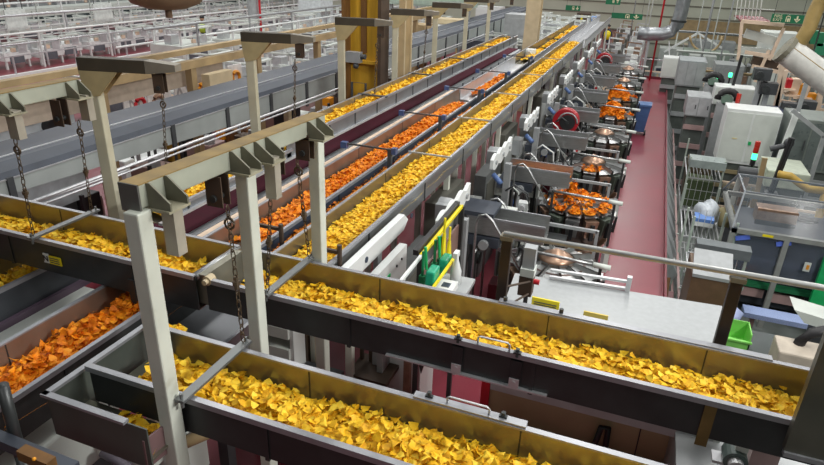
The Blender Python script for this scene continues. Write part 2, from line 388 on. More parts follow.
# upper cross conveyor, left hand length (ends at a slide gate)
u2 = thing('cross_conveyor', 'upper cross conveyor at left carrying a yellow sticker on its side', 'conveyor', (-4.0, 3.28, 2.8))
trough(u2, 'x', -5.6, -2.72, 3.03, 3.53, 3.1, 2.82, seams=(-3.3, -4.55))
crossbar(u2, -4.2, 3.0, 3.56)
st = MB().box(-4.12, -4.0, 3.012, 3.02, 2.905, 2.975).build('sticker', YEL, u2)
m = MB(); m.box(-4.18, -4.125, 3.012, 3.02, 2.905, 2.985); m.build('white_square', WHITE, st)
text('N', 'lettering', .07, BLACK, (-4.152, 3.008, 2.945), (1, 0, 0), (0, 0, 1), st)
for k in range(3): MB().box(-4.11, -4.015, 3.008, 3.012, 2.92+k*.018, 2.925+k*.018).build('print_line', DGREY, st)
m = MB(); m.prism([(-3.33, 3.01, 2.95), (-3.27, 3.01, 2.95), (-3.27, 3.01, 2.77), (-3.30, 3.01, 2.74), (-3.33, 3.01, 2.77)], (0, -.012, 0)); m.build('joint_plate', STEELD, u2)
g = MB(); g.prism([(-2.9, 3.06, 2.9), (-2.74, 3.06, 3.1), (-2.66, 3.06, 3.1), (-2.56, 3.06, 2.86), (-2.9, 3.06, 2.86)], (0, .44, 0)); g.build('slide_gate', STEELI, u2)
g = MB(); g.cyl((-2.6, 3.0, 3.10), (-2.6, 3.06, 3.10), .035, 14); g.cyl((-2.6, 2.97, 3.10), (-2.6, 3.0, 3.10), .02, 12); g.build('gate_knob', CREAM, u2)
g = MB(); g.cyl((-2.74, 3.05, 3.08), (-2.74, 3.56, 3.08), .03, 14); g.build('gate_roller', STEEL, u2, smooth=True)
# lower (nearest) cross conveyor
n1 = thing('cross_conveyor', 'nearest cross conveyor heaped with yellow chips at bottom of view', 'conveyor', (-.8, 2.18, 2.85))
trough(n1, 'x', -2.58, 1.3, 1.97, 2.40, 3.1, 2.86, seams=(-1.45, -.27, .6))
crossbar(n1, -1.9, 1.94, 2.43)
handle(n1, -.66, -.44, 2.42)
m = MB(); m.box(-.84, -.25, 2.40, 2.45, 3.1, 3.125); m.build('cover_strip', RIM, n1)
for x in (-.76, -.37): MB().cyl((x, 2.43, 3.12), (x, 2.43, 3.155), .012, 8).cb((x, 2.43, 3.13), .04, .02, .01).build('clamp_screw', STEELD, n1)
# receiving tray at left of the nearest conveyor
tr = thing('catch_tray', 'open steel catch tray under the left end of the nearest chip conveyor', 'tray', (-2.3, 1.95, 2.7))
m = MB(); m.box(-2.63, -1.98, 1.735, 1.743, 2.79, 3.05); m.build('front_wall', mat('tray steel', (.10, .115, .10), .45, .3, .12, 3), tr)
m = MB(); m.box(-2.636, -2.628, 1.735, 2.62, 2.79, 3.05); m.build('side_wall', mat('tray steel', (.24, .26, .235)), tr)
m = MB(); m.box(-2.63, -1.98, 1.74, 1.965, 2.84, 2.85); m.build('tray_bed', STEELI, tr)
m = MB(); m.box(-2.65, -2.615, 1.72, 2.62, 3.05, 3.068); m.build('rim', RIM, tr)
m = MB(); m.box(-2.65, -2.1, 1.715, 1.75, 3.05, 3.068); m.build('rim', RIM, tr)
m = MB(); m.prism([(-2.02, 1.73, 2.79), (-2.015, 1.73, 2.97), (-1.995, 1.96, 2.97), (-1.995, 1.96, 2.79)], (.012, 0, 0)); m.build('end_flap', mat('dusty rose flap', (.17, .10, .10), .5), tr)
# chips on them
p = pile('yellow_chips', 'bed of yellow chips on the long upper cross conveyor by the grey deck', 'y', (-.8, 3.28, 2.86), ('yellow chip in the heap on the upper cross conveyor', 'yellow chips on the upper cross conveyor'))
p.strip((-2.5, 3.28), (1.7, 3.28), .245, 2.965, 2.93, 1700, .060, .012, .34); p.done()
p = pile('yellow_chips', 'bed of yellow chips on the upper left conveyor above the yellow sticker', 'y', (-4, 3.28, 2.84))
p.strip((-5.5, 3.28), (-2.85, 3.28), .245, 2.95, 2.91, 1200, .066, .012, .38); p.done()
p = pile('yellow_chips', 'lower layer of yellow chips filling the nearest conveyor', 'y', (-.8, 2.18, 2.87), ('yellow chip in the heap on the nearest cross conveyor', 'yellow chips on the nearest cross conveyor'))
p.strip((-2.4, 2.185), (1.25, 2.185), .207, 2.98, 2.945, 1700, .066, .015, .40); p.done()
p = pile('yellow_chips', 'few yellow chips lying in the open catch tray', 'y', (-2.1, 1.85, 2.86))
p.strip((-2.32, 1.86), (-2.0, 1.86), .09, 2.90, 2.865, 700, .075); p.done()
p = pile('yellow_chips', 'small spill of yellow chips beside top corner of the nearest conveyor', 'y', (-2.66, 2.62, 2.9))
p.mound((-2.52, 2.56, 2.96), .07, .05, 1500, .07); p.done()
# ---------------------------------------------------------------- lifting frames
BEAMG = mat('grey green frame side', (.36, .38, .31), .55, 0, .12, 5, dirt=(.25, .24, .16))
GUS = mat('gusset steel', (.17, .165, .12), .55, .2, .2, 7)
def gusset_pair(root, y0, y1, x0=-1.955, zt=4.265, zb=4.15, d=.12):
    for y in (y0, y1):
        g = MB(); g.prism([(x0, y-.005, zt), (x0, y-.005, zb), (x0+d, y-.005, zb), (x0+d, y-.005, zb+.035), (x0+.02, y-.005, zt)], (0, .01, 0)); g.build('gusset', GUS, root)
    g = MB(); g.box(x0-.13, x0+d, y0-.015, y1+.015, zb-.012, zb); g.build('seat_plate', BEAMT, root)
def lug(root, x, y, zt=4.14, h=.17):
    g = MB(); g.box(x-.05, x+.05, y-.035, y-.027, zt-h, zt); g.box(x-.05, x+.05, y+.027, y+.035, zt-h, zt); o = g.build('chain_lug', DBROWN, root)
    g = MB(); g.cyl((x, y-.05, zt-h*.72), (x, y+.05, zt-h*.72), .02, 10); g.build('lug_pin', STEELD, o)
f1 = thing('lifting_frame', 'grey green lifting frame with three posts over both cross conveyors', 'frame', (-2.0, 2.75, 0))
m = MB(); m.add([(-2.05, 1.9, 4.155), (-1.955, 1.9, 4.155), (-1.955, 3.58, 4.12), (-2.05, 3.58, 4.12), (-2.05, 1.9, 4.265), (-1.955, 1.9, 4.265), (-1.955, 3.58, 4.22), (-2.05, 3.58, 4.22)], [(0,3,2,1),(4,5,6,7),(0,1,5,4),(1,2,6,5),(2,3,7,6),(3,0,4,7)]); m.build('top_beam', BEAMG, f1, bevel=.008)
m = MB(); m.prism([(-2.055, 1.895, 4.265), (-2.055, 3.585, 4.22), (-2.055, 3.585, 4.226), (-2.055, 1.895, 4.271)], (.105, 0, 0)); m.build('beam_top', mat('rusty dusty beam top', (.25, .17, .06), .7, 0, .25, 8), f1)
m = MB(); m.box(-2.055, -1.95, 1.89, 1.90, 4.14, 4.27); m.build('end_plate', mat('end plate steel', (.13, .13, .12), .5, .2), f1)
for x, y in ((-1.975, 1.895), (-2.0, 2.72), (-2.05, 3.61)):
    m = MB(); zt = 4.15-.035*(y-1.9)/1.68; m.cb((x, y, zt/2), .085, .085, zt); pz = m.build('post', POST, f1, bevel=.008)
    m = MB(); m.cb((x, y, .01), .24, .24, .02); m.build('base_plate', POST, pz)
for a, b in ((1.95, 2.06), (2.54, 2.64), (2.76, 2.87), (3.34, 3.46)): gusset_pair(f1, a, b, zt=4.265-.045*(a-1.9)/1.68, zb=4.15-.035*(a-1.9)/1.68)
for x, y in ((-1.91, 2.03), (-1.90, 2.84)):
    m = MB(); m.cb((x, y, 4.02), .07, .06, .25); m.build('stub_post', mat('pinkish grey paint', (.36, .33, .27), .55), f1)
for y in (2.46, 3.36, 3.0): lug(f1, -1.99, y)
chain('rusty chain from lifting frame to front of upper conveyor crossbar, beside middle post', (-2.02, 3.0, 3.95), (-2.1, 2.99, 3.15))
chain('rusty chain from lifting frame to back of upper conveyor crossbar, beside rear post', (-2.08, 3.4, 3.95), (-2.1, 3.545, 3.15))
chain('rusty chain hanging to back end of the nearest conveyor crossbar', (-1.97, 2.5, 3.95), (-1.9, 2.435, 3.15))
f2 = thing('lifting_frame', 'grey green lifting frame cut off at the left picture edge', 'frame', (-4.2, 3.0, 0))
m = MB(); m.box(-4.2, -4.1, 1.7, 3.58, 4.14, 4.25); m.build('top_beam', BEAMG, f2, bevel=.008)
m = MB(); m.box(-4.205, -4.095, 1.69, 3.585, 4.25, 4.256); m.build('beam_top', mat('rusty dusty beam top', (.2, .15, .06)), f2)
for a, b in ((2.88, 2.99), (3.45, 3.56)): gusset_pair(f2, a, b, -4.1, 4.245, 4.13)
for y in (1.8,):
    m = MB(); m.cb((-4.15, y, 2.06), .085, .085, 4.13); m.build('post', POST, f2, bevel=.008)
for y in (2.95, 3.56):
    m = MB(); m.cb((-4.05, y, 4.04), .09, .06, .2); m.build('stub_post', mat('pinkish grey paint', (.36, .33, .27)), f2)
for y in (3.4, 2.7): lug(f2, -4.15, y, 4.12, .2)
chain('rusty chain from left lifting frame to front of the stickered conveyor', (-4.12, 2.97, 3.93), (-4.2, 2.99, 3.15))
chain('rusty chain from left lifting frame to back of the stickered conveyor', (-4.12, 3.52, 3.93), (-4.2, 3.545, 3.15))
# gallows frames along the left chip conveyor
GY = [4.25, 6.7, 9.2, 11.5, 13.9, 16.4, 18.8]
g0 = thing('gallows_frame', '', 'frame', (-4.7, GY[0], 0), 'gallows frames along the left chip conveyor')
y = GY[0]
m = MB(); m.box(-4.755, -4.645, y-.05, y+.05, 0, 4.17); m.build('post', mat('cream green post paint', (.52, .50, .38), .5, 0, .08, 5), g0, bevel=.008)
m = MB(); m.box(-4.79, -4.15, y-.06, y+.06, 4.17, 4.285); m.build('arm', KHAKI, g0, bevel=.005)
m = MB(); m.prism([(-4.15, y-.06, 4.17), (-4.15, y-.06, 4.285), (-3.87, y-.06, 4.26), (-3.87, y-.06, 4.20)], (0, .12, 0)); m.build('arm_tip', mat('bare arm tip', (.24, .22, .18), .5, .2), g0)
m = MB(); m.prism([(-4.79, y-.06, 4.17), (-4.42, y-.06, 4.17), (-4.62, y-.06, 3.95), (-4.755, y-.06, 3.93)], (0, .012, 0)); m.build('gusset', mat('ochre cream plate', (.40, .33, .18), .55), g0)
m = MB(); m.prism([(-4.79, y+.05, 4.17), (-4.42, y+.05, 4.17), (-4.62, y+.05, 3.95), (-4.755, y+.05, 3.93)], (0, .012, 0)); m.build('gusset', TAN, g0)
lug(g0, -4.06, y, 4.17, .17)
for i, Yp in enumerate(GY):
    o = g0 if i == 0 else dup(g0, (-4.7, Yp, 0))
    if i == 0: o.rotation_euler.z = .25
    o['label'] = '%s gallows post frame from the camera along the left chip conveyor' % ORD[i]
    if i < 4: chain('%s chain from a gallows arm down to the left chip conveyor' % ORD[i], (-4.06, Yp+.15*(i == 0), 4.0), (-4.1, Yp-.02+.12*(i == 0), 3.14), 'gallows chains')
# ---------------------------------------------------------------- hand rail, deck and box
hr = thing('hand_rail', 'grey tubular hand rail with brown posts in front of the pale deck', 'railing', (.2, 3.68, 2.5))
m = MB(); m.tube([(-.70, 3.68, 3.55), (2.6, 3.68, 3.585)], .019, 12); m.build('top_rail', mat('galvanised tube', (.50, .51, .50), .4, .5, .08, 9), hr, smooth=True)
for x in (-.675, .715):
    m = MB(); m.cb((x, 3.7, 2.99), .07, .05, 1.05); pz = m.build('rail_post', mat('brown rail post', (.032, .021, .016), .5, 0, .2, 7), hr, bevel=.006)
    m = MB(); m.cb((x, 3.69, 3.525), .085, .07, .03); m.build('post_cap', mat('tan cap', (.2, .18, .13), .5), pz)
m = MB(); m.tube([(-.65, 3.7, 3.15), (-.52, 3.9, 3.12)], .008, 6); m.tube([(-.65, 3.7, 2.98), (-.52, 3.9, 3.02)], .008, 6); m.build('bracket_rod', DBROWN, hr)
dk = thing('deck_cover', 'large flat pale grey deck sheet behind the hand rail', 'deck', (.1, 4.3, 2.3))
a = at(515, 273, z=2.6); b = at(722, 306, z=2.6)
m = MB(); m.prism([(-.74, 3.75, 2.57), (.88, 3.75, 2.57), (b[0], b[1], 2.57), (a[0], a[1], 2.57)], (0, 0, .03)); m.build('deck_sheet', LGREY, dk)
m = MB(); m.box(-.7, .86, 3.78, 4.95, 2.2, 2.57); m.build('deck_frame', ALU, dk)
m = MB(); m.box(.86, .9, 3.78, 5.0, 2.2, 2.57); m.build('side_apron', OFFW, dk)
m = MB()
for k, zz in enumerate((2.62, 2.69)): m.bar((-.5, 5.0, zz), (.15, 5.06, zz), .03, .02)
m.cb((.17, 5.06, 2.66), .04, .05, .16); m.build('stop_bar', STEELL, dk)
pl = tag(MB().box(-.55, -.33, 4.38, 4.395, 2.6, 2.73).build('warning_plate', YEL), 'yellow warning plate standing on the pale deck sheet', 'sign')
for k in range(4): MB().box(-.53, -.35, 4.376, 4.38, 2.63+k*.02, 2.637+k*.02).build('print_line', DGREY, pl)
pl = tag(MB().box(-.14, .05, 4.44, 4.455, 2.6, 2.665).build('warning_plate', mat('worn yellow', (.68, .52, .10), .5)), 'low worn yellow plate lying at front of pale deck', 'sign')
bx = thing('control_box', 'dark brown control box with pale band and red button beside rail post', 'box', (-.55, 3.97, 2.6))
m = MB(); m.box(-.60, -.50, 3.9, 4.0, 2.99, 3.15); m.build('box_body', DBROWN, bx, bevel=.006)
m = MB(); m.box(-.597, -.497, 3.895, 4.005, 3.15, 3.21); m.build('pale_band', OFFW, bx)
m = MB(); m.box(-.59, -.505, 3.91, 3.99, 3.21, 3.37); m.build('box_cap', ALU, bx)
m = MB(); m.cyl((-.5, 3.95, 3.10), (-.46, 3.95, 3.10), .02, 12); m.build('stop_button', REDP, bx)
m = MB(); m.box(-.56, -.53, 3.96, 3.98, 2.6, 2.99); m.build('stalk', DGREY, bx)
# ---------------------------------------------------------------- below the cross conveyors
pn = thing('steel_cabinet', 'wide olive steel cabinet seen between the two cross conveyors', 'cabinet', (0, 4.4, 0))
# vertical front face in the plane y = 3.95
xa, xb = at(492, 372, y=3.95)[0], at(698, 440, y=3.95)[0]
m = MB(); m.box(xa, xb, 3.95, 5.2, 0, 2.18); m.build('cabinet_body', OLIVE, pn)
m = MB(); m.box(xa-.07, xa, 3.93, 5.2, .6, 2.2); m.build('red_corner', REDP, pn)
m = MB(); m.box(xb-.10, xb-.02, 3.92, 3.95, .6, 2.2); m.build('red_corner', MAROON, pn)
m = MB(); m.box(xa-.07, xb, 3.80, 3.95, 1.62, 1.70); m.build('red_ledge', MAROON, pn)
m = MB(); m.box(xa, xb, 3.795, 3.80, 1.69, 1.71); m.build('ledge_edge', STEELL, pn)
xc = at(600, 432, y=3.93)[0]
m = MB(); m.tube([(xc-.04, 3.93, 1.8), (xc-.03, 3.88, 1.8), (xc, 3.87, 2.05), (xc+.05, 3.88, 2.05), (xc+.06, 3.88, 1.8)], .022, 8); m.build('lever_handle', BLACK, pn, smooth=True)
xd = at(640, 430, y=3.94)[0]
m = MB(); m.box(xd, xd+.008, 3.94, 3.95, 1.7, 2.18); m.build('door_joint', BLACK, pn)
p0 = at(646, 420, y=3.93); p1 = at(678, 429, y=3.93)
m = MB(); m.bar(p0, p1, .012); m.build('door_strip', STEELL, pn)
wp = thing('side_panel', 'pale grey steel side panel under right end of upper conveyor', 'panel', (.9, 3.9, 1.5))
m = MB(); m.box(.62, 1.5, 3.3, 4.4, 2.2, 2.25); m.box(.62, .66, 3.3, 4.4, 0, 2.2); m.box(1.4, 1.44, 3.3, 4.4, 0, 2.2); m.build('panel_sheet', ALU, wp)
mo = thing('gear_motor', 'dark green grey motor with flange under right end of upper conveyor', 'motor', (.83, 3.55, 2.3))
c = at(738, 448, y=3.5)
m = MB(); m.cyl((c[0]-.02, 3.5, c[2]-.02), (c[0]-.02, 3.38, c[2]-.02), .07, 18); m.build('motor_body', mat('motor green grey', (.10, .14, .13), .4), mo, smooth=False)
m = MB(); m.cyl((c[0]-.02, 3.38, c[2]-.02), (c[0]-.02, 3.33, c[2]-.02), .045, 16); m.cb((c[0]-.1, 3.45, c[2]-.07), .08, .1, .02); m.build('motor_flange', STEELL, mo)
m = MB(); m.cb((c[0], 3.45, c[2]+.07), .07, .08, .05); m.build('terminal_box', OFFW, mo)
m = MB(); m.box(c[0]-.06, c[0]+.02, 3.4, 3.5, 2.25, c[2]-.05); m.build('motor_stand', DGREY, mo)
st = thing('printed_box', 'pinkish box with yellow arrows under end of upper conveyor', 'box', (1.0, 3.7, 2.25))
c = at(770, 446, y=3.62)
m = MB(); m.box(c[0]-.08, c[0]+.08, 3.63, 3.77, 2.25, c[2]+.1); m.build('box_body', PINK, st)
m = MB(); m.bar((c[0]-.03, 3.625, c[2]-.05), (c[0]+.03, 3.625, c[2]+.01), .012); m.bar((c[0]+.03, 3.625, c[2]+.01), (c[0]+.03, 3.625, c[2]+.06), .012); m.build('arrow_mark', YEL, st)
# frames and things on the floor between and under the conveyors
def stand(name, label, cat, x0, x1, y0, y1, zt, mtl, legr=.025, z0=0, deck=True, decmat=None):
    r = thing(name, label, cat, ((x0+x1)/2, (y0+y1)/2, z0))
    for x in (x0+legr, x1-legr):
        for y in (y0+legr, y1-legr): MB().cb((x, y, (z0+zt)/2), legr*2, legr*2, zt-z0).build('leg', mtl, r)
    m = MB(); m.box(x0, x1, y0, y1, zt, zt+.05)
    m.build('top', decmat or mtl, r)
    m = MB(); zz = z0+(zt-z0)*.35
    m.bar((x0+legr, y0+legr, zz), (x1-legr, y0+legr, zz), legr*1.2); m.bar((x0+legr, y1-legr, zz), (x1-legr, y1-legr, zz), legr*1.2); m.build('stretcher', mtl, r)
    return r
c0 = at(275, 352, y=4.3)
r = thing('drawer_unit', 'white open drawer unit on floor behind the nearest conveyor', 'cabinet', (c0[0], 4.5, 0))
m = MB(); x = c0[0]; m.box(x-.22, x+.22, 4.75, 4.78, 0, 2.3); m.box(x-.24, x-.2, 4.3, 4.78, 0, 2.3); m.box(x+.18, x+.22, 4.3, 4.78, 0, 2.3); m.build('carcass', WHITE, r)
for k in range(6): MB().box(x-.2, x+.18, 4.27, 4.75, .8+k*.24, .92+k*.24).build('drawer', OFFW, r)
for q, (u, v) in enumerate(((306, 350), (320, 352))):
    c1 = at(u, v, y=4.55)
    tag(MB().cb((c1[0], 4.55, 1.25), .07, .07, 2.5).build('support_post', (DBROWN, CREAM)[q], None), ('dark brown', 'cream')[q]+' support post standing behind nearest conveyor near the drawer unit', 'post')
c2 = at(316, 366, y=4.4); r = tag(MB().cb((c2[0]+.05, 4.45, c2[2]-.1), .42, .1, .1).build('kick_plate', DGREY), 'dark grey kick plate bar at the foot of the cream support post', 'plate')
ca = at(366, 383, y=4.6)
stand('work_stand', 'small dark brown steel stand on the red floor between conveyors', 'stand', ca[0]-.22, ca[0]+.22, 4.6, 5.0, ca[2], DBROWN, .02)
for k in range(2):
    cb_ = at(362+k*9, 352, y=4.9)
    tag(MB().cb((cb_[0], 4.9, ca[2]+.35), .035, .035, .6).build('upright_bar', DBROWN), ('left', 'right')[k]+' of two brown upright bars on the small brown stand', 'bar')
cc = at(405, 375, y=4.9)
r = thing('lit_cabinet', 'brightly lit white and copper cabinet foot on the red floor', 'cabinet', (cc[0], 5.1, 0))
m = MB(); m.box(cc[0]-.2, cc[0]+.15, 4.95, 5.4, .2, 1.9); m.build('cabinet_body', WHITE, r)
m = MB(); m.box(cc[0]-.02, cc[0]+.05, 4.9, 4.95, .2, 1.9); m.build('copper_strip', BRONZE, r)
m = MB(); m.bar((cc[0]-.16, 4.88, 2.0), (cc[0]+.16, 4.8, 1.6), .04); m.bar((cc[0]+.16, 4.8, 1.6), (cc[0]+.16, 4.8, .2), .04); m.build('brace_bar', DBROWN, r)
# lower left corner
r = thing('guard_cover', 'pale grey box cover standing below the catch tray at left', 'cover', (-3.2, 2.0, 0))
m = MB(); m.box(-3.36, -3.12, 1.7, 2.35, 1.9, 2.32); m.build('cover_body', OFFW, r, bevel=.02)
m = MB(); m.box(-3.33, -3.15, 1.75, 2.25, 0, 1.9); m.build('cover_foot', DGREY, r)
r = thing('roller_guard', 'pale bracket holding a violet grey roller below the catch tray', 'guard', (-2.8, 2.4, 0))
ct = at(105, 450, y=2.3)
m = MB(); m.prism([(ct[0]-.15, 2.3, ct[2]+.10), (ct[0]+.3, 2.3, ct[2]-.0), (ct[0]+.3, 2.3, ct[2]-.16), (ct[0]-.05, 2.3, ct[2]-.06), (ct[0]-.12, 2.3, ct[2]-.08)], (0, .25, 0)); m.build('bracket', OFFW, r)
m = MB(); m.cyl((ct[0]+.02, 2.26, ct[2]+.02), (ct[0]+.25, 2.26, ct[2]-.03), .03, 12); m.build('roller', mat('violet grey', (.14, .12, .15), .5), r, smooth=True)
m = MB(); m.cb((ct[0]+.2, 2.45, (ct[2]-.1)/2), .08, .08, ct[2]-.1); m.build('foot', DGREY, r)
ct = at(168, 446, y=2.5)
r = thing('end_housing', 'pale end housing with tan roller behind foot of the front post', 'housing', (ct[0], 2.6, 0))
m = MB(); m.box(ct[0]-.14, ct[0]+.08, 2.5, 2.8, 1.6, ct[2]+.04); m.build('housing_body', OFFW, r, bevel=.02)
m = MB(); m.cyl((ct[0]+.12, 2.5, ct[2]+.06), (ct[0]+.3, 2.8, ct[2]+.06), .045, 12); m.build('roller', TAN, r, smooth=True)
m = MB(); m.cyl((ct[0]+.08, 2.55, ct[2]+.13), (ct[0]+.22, 2.82, ct[2]+.13), .03, 10); m.build('shaft', DGREY, r, smooth=True)
m = MB(); m.box(ct[0]-.08, ct[0]+.06, 2.55, 2.75, 0, 1.6); m.build('foot', DGREY, r)
# near hand rail post at the lower left corner
e0 = at(2, 385, y=1.35); e1 = at(19, 450, y=1.35)
r = thing('corner_rail', 'grey rail with brown joint at the bottom left picture corner', 'railing', (e1[0], 1.35, 0))
m = MB(); m.tube([(e0[0], 1.35, e0[2]), (e1[0], 1.35, e1[2]-.02)], .025, 12); m.tube([(e1[0], 1.35, e1[2]-.02), (e1[0]+.02, 1.35, 0)], .025, 12); m.build('upright', STEELD, r, smooth=True)
q0 = at(-8, 436, y=1.3); q1 = at(75, 470, y=1.3)
m = MB(); m.bar(q0, q1, .05, .05); m.build('rail_bar', SLATE, r)
q2 = at(22, 452, y=1.25); q3 = at(52, 465, y=1.25)
m = MB(); m.bar(q2, q3, .045, .05); m.build('brown_joint', RUST, r)
q4 = at(34, 459, y=1.2); m = MB(); m.ball(q4, .008, 10); m.build('orange_knob', AMBER, r)
# dark plate tools under the upper conveyor on the left
pz = thing('chute_plate', 'grey steel chute plate below the slide gate, behind the front post', 'chute', (-2.9, 3.2, 0))
m = MB(); m.prism([(-3.2, 2.95, 2.52), (-2.62, 2.95, 2.42), (-2.62, 3.75, 2.42), (-3.2, 3.75, 2.52)], (0, 0, .01)); m.build('plate', mat('chute sheet', (.16, .17, .185), .4, .4), pz)
m = MB(); m.box(-3.22, -3.19, 2.95, 3.75, 2.5, 2.6); m.box(-2.63, -2.6, 2.95, 3.75, 2.4, 2.5); m.build('side_lip', RIM, pz)
m = MB(); m.box(-2.95, -2.85, 3.3, 3.4, 0, 2.42); m.build('foot', DGREY, pz)
# ================================================================ long conveyors
def legs_y(root, x0, x1, ys, zt, mtl=POST, w=.07):
    for y in ys:
        for x in (x0, x1): MB().cb((x, y, zt/2), w, w, zt).build('leg', mtl, root)
# main yellow conveyor
c3 = thing('long_conveyor', 'main long conveyor of yellow chips running to the far wall', 'conveyor', (-2.5, 12, 0))
trough(c3, 'y', 3.95, 22.6, -2.75, -2.24, 2.8, 2.54, wo=STEEL, seams=[4.9, 6.5, 8.1, 9.7, 11.3, 12.9, 14.5, 16.1, 17.7], ends=(3.95,))
legs_y(c3, -2.7, -2.3, (4.6, 7.6, 10.6, 13.6, 16.6, 19.3), 2.54)
for y in [7.4, 9.6, 11.9, 14.4, 17.2]: MB().box(-2.8, -2.2, y-.012, y+.012, 2.81, 2.83).build('cross_rod', ALU, c3)
p = pile('yellow_chips', 'bed of yellow chips along the main long conveyor', 'y', (-2.5, 10, 2.55))
p.strip((-2.485, 3.97), (-2.485, 9), .25, 2.73, 2.67, 2000, .050, .009, .32).strip((-2.485, 9), (-2.485, 22.4), .25, 2.73, 2.67, 900, .062, .009, .3); p.done()
c3b = thing('long_conveyor', 'empty pale far end of the main conveyor line', 'conveyor', (-2.4, 25, 0))
trough(c3b, 'y', 22.7, 34, -2.75, -2.2, 2.78, 2.5, wo=STEELL, wi=STEELL); legs_y(c3b, -2.7, -2.25, (23.2, 26, 29, 33), 2.5)
c3c = thing('long_conveyor', 'far length of conveyor carrying broken yellow chips left of main line', 'conveyor', (-3.25, 21, 0))
trough(c3c, 'y', 17.5, 30, -3.5, -2.98, 2.8, 2.55, wo=STEELL); legs_y(c3c, -3.45, -3.05, (18, 22, 26, 29.5), 2.55)
p = pile('yellow_chips', 'yellow chips on the far conveyor length left of main line', 'y', (-3.25, 22, 2.6))
for a, b in ((17.8, 20.2), (20.8, 23), (23.6, 25.5), (26, 29)): p.strip((-3.24, a), (-3.24, b), .2, 2.67, 2.62, 200, .09)
p.done()
# orange conveyor behind the cross conveyor
c2 = thing('long_conveyor', 'long conveyor of orange chips beside the main yellow line', 'conveyor', (-3.2, 10, 0))
trough(c2, 'y', 4.05, 12.0, -3.49, -2.97, 2.8, 2.54, wo=NAVY, wi=mat('brown tinted trough steel', (.34, .26, .20), .4, .7, .12, 4), seams=[5.7, 7.3, 8.9, 10.5])
legs_y(c2, -3.44, -3.02, (4.5, 7.5, 10.5, 11.8), 2.54)
m = MB(); m.box(-3.66, -3.53, 4.0, 12, 2.70, 2.76); m.build('peach_lit_rim', PEACH, c2)  # rim strip with the peach light reflected on it put into its colour
p = pile('orange_chips', 'bed of orange chips on the conveyor beside the main yellow line', 'o', (-3.2, 8, 2.6), ('orange chip on the long conveyor beside the main yellow line', 'orange chips beside the main line'))
p.strip((-3.18, 4.3), (-3.18, 11.0), .24, 2.745, 2.67, 1400, .056, .012, .42); p.done()
c2b = thing('long_conveyor', 'short pale conveyor length with sparse orange chips beyond the orange bed', 'conveyor', (-3.2, 14, 0))
trough(c2b, 'y', 12.1, 17.4, -3.49, -2.97, 2.78, 2.56, wo=NAVY, wi=STEELL); legs_y(c2b, -3.44, -3.02, (12.6, 15, 17), 2.56)
p = pile('orange_chips', 'sparse orange chips on short pale conveyor length', 'o', (-3.2, 14, 2.6))
p.strip((-3.2, 12.4), (-3.2, 15.2), .2, 2.66, 2.62, 350, .08); p.done()
# orange conveyor lower left
c2a = thing('long_conveyor', 'wide trough of orange chips at lower left of view', 'conveyor', (-3.35, 1.5, 0))
trough(c2a, 'y', -1.2, 3.9, -3.61, -3.10, 2.8, 2.5, wo=mat('near black steel', (.075, .08, .08), .45, .6, .15, 5), wi=mat('brown tinted trough steel', (.3, .25, .2)), seams=[.4, 2.2])
legs_y(c2a, -3.56, -3.15, (-.8, 3.6), 2.5)
p = pile('orange_chips', 'lower layer of orange chips in the wide lower left trough', 'o', (-3.35, 2, 2.55), ('orange chip in the wide trough at lower left', 'orange chips in the lower left trough'))
p.strip((-3.345, .6), (-3.345, 3.7), .25, 2.73, 2.64, 1400, .068, .017, .48); p.done()
# left yellow conveyor
c1 = thing('long_conveyor', 'left long conveyor of yellow chips hung from the gallows frames', 'conveyor', (-4.13, 12, 2.86))
trough(c1, 'y', 4.05, 6.3, -4.33, -3.93, 2.99, 2.86, wo=mat('blue grey trough side', (.24, .26, .28), .42, .6, .12, 4), wi=mat('tan tinted trough steel', (.36, .33, .25), .4, .7), seams=[4.4, 5.2, 6.0])
trough(c1, 'y', 6.2, 19.5, -4.33, -3.93, 3.10, 2.89, wo=mat('blue grey trough side', (.24, .26, .28), .42, .6, .12, 4), wi=mat('tan tinted trough steel', (.36, .33, .25), .4, .7), seams=[6.5+.8*i for i in range(16)])
m = MB(); m.box(-3.94, -3.89, 4.0, 19.5, 2.875, 2.90); m.build('bottom_rail', STEELL, c1)
for y in GY: MB().box(-4.4, -3.88, y-.03, y+.03, 3.095, 3.115).build('hanger_bar', DGREY, c1)
p = pile('yellow_chips', 'bed of yellow chips on the left conveyor under the gallows frames', 'y', (-4.13, 10, 2.95))
p.strip((-4.13, 4.1), (-4.13, 6.2), .195, 2.97, 2.93, 1100, .06, .011).strip((-4.13, 6.25), (-4.13, 11), .195, 3.055, 3.02, 1100, .06, .011).strip((-4.13, 11), (-4.13, 19.3), .195, 3.05, 3.015, 500, .085, .011); p.done()
c1b = thing('long_conveyor', 'dark sided yellow chip conveyor at left edge under the stickered conveyor', 'conveyor', (-4.7, 1.5, 0))
trough(c1b, 'y', -1.0, 3.75, -4.98, -4.47, 2.7, 2.42, wo=mat('slate trough side', (.09, .10, .115), .42, .5, .15, 4), wi=STEELI); legs_y(c1b, -4.9, -4.55, (-.6, 3.4), 2.42)
m = MB(); m.box(-4.46, -4.42, -.9, 3.75, 2.38, 2.44); m.build('purple_edge', mat('purple grey edge', (.13, .09, .13), .5), c1b)
p = pile('yellow_chips', 'brownish yellow chips on the conveyor at left picture edge', 'y', (-4.7, 2, 2.5))
p.strip((-4.72, .8), (-4.72, 3.7), .24, 2.62, 2.52, 700, .075); p.done()
wb = thing('valve_cabinet', 'pale green white cabinet with dark star knob between the lower left conveyors', 'cabinet', (-4.2, 2.9, 0))
m = MB(); m.box(-4.6, -4.12, 1.9, 3.5, 1.2, 2.38); m.build('cabinet_body', OFFW, wb)
kx = (-4.11, 3.0, 2.2)
m = MB()
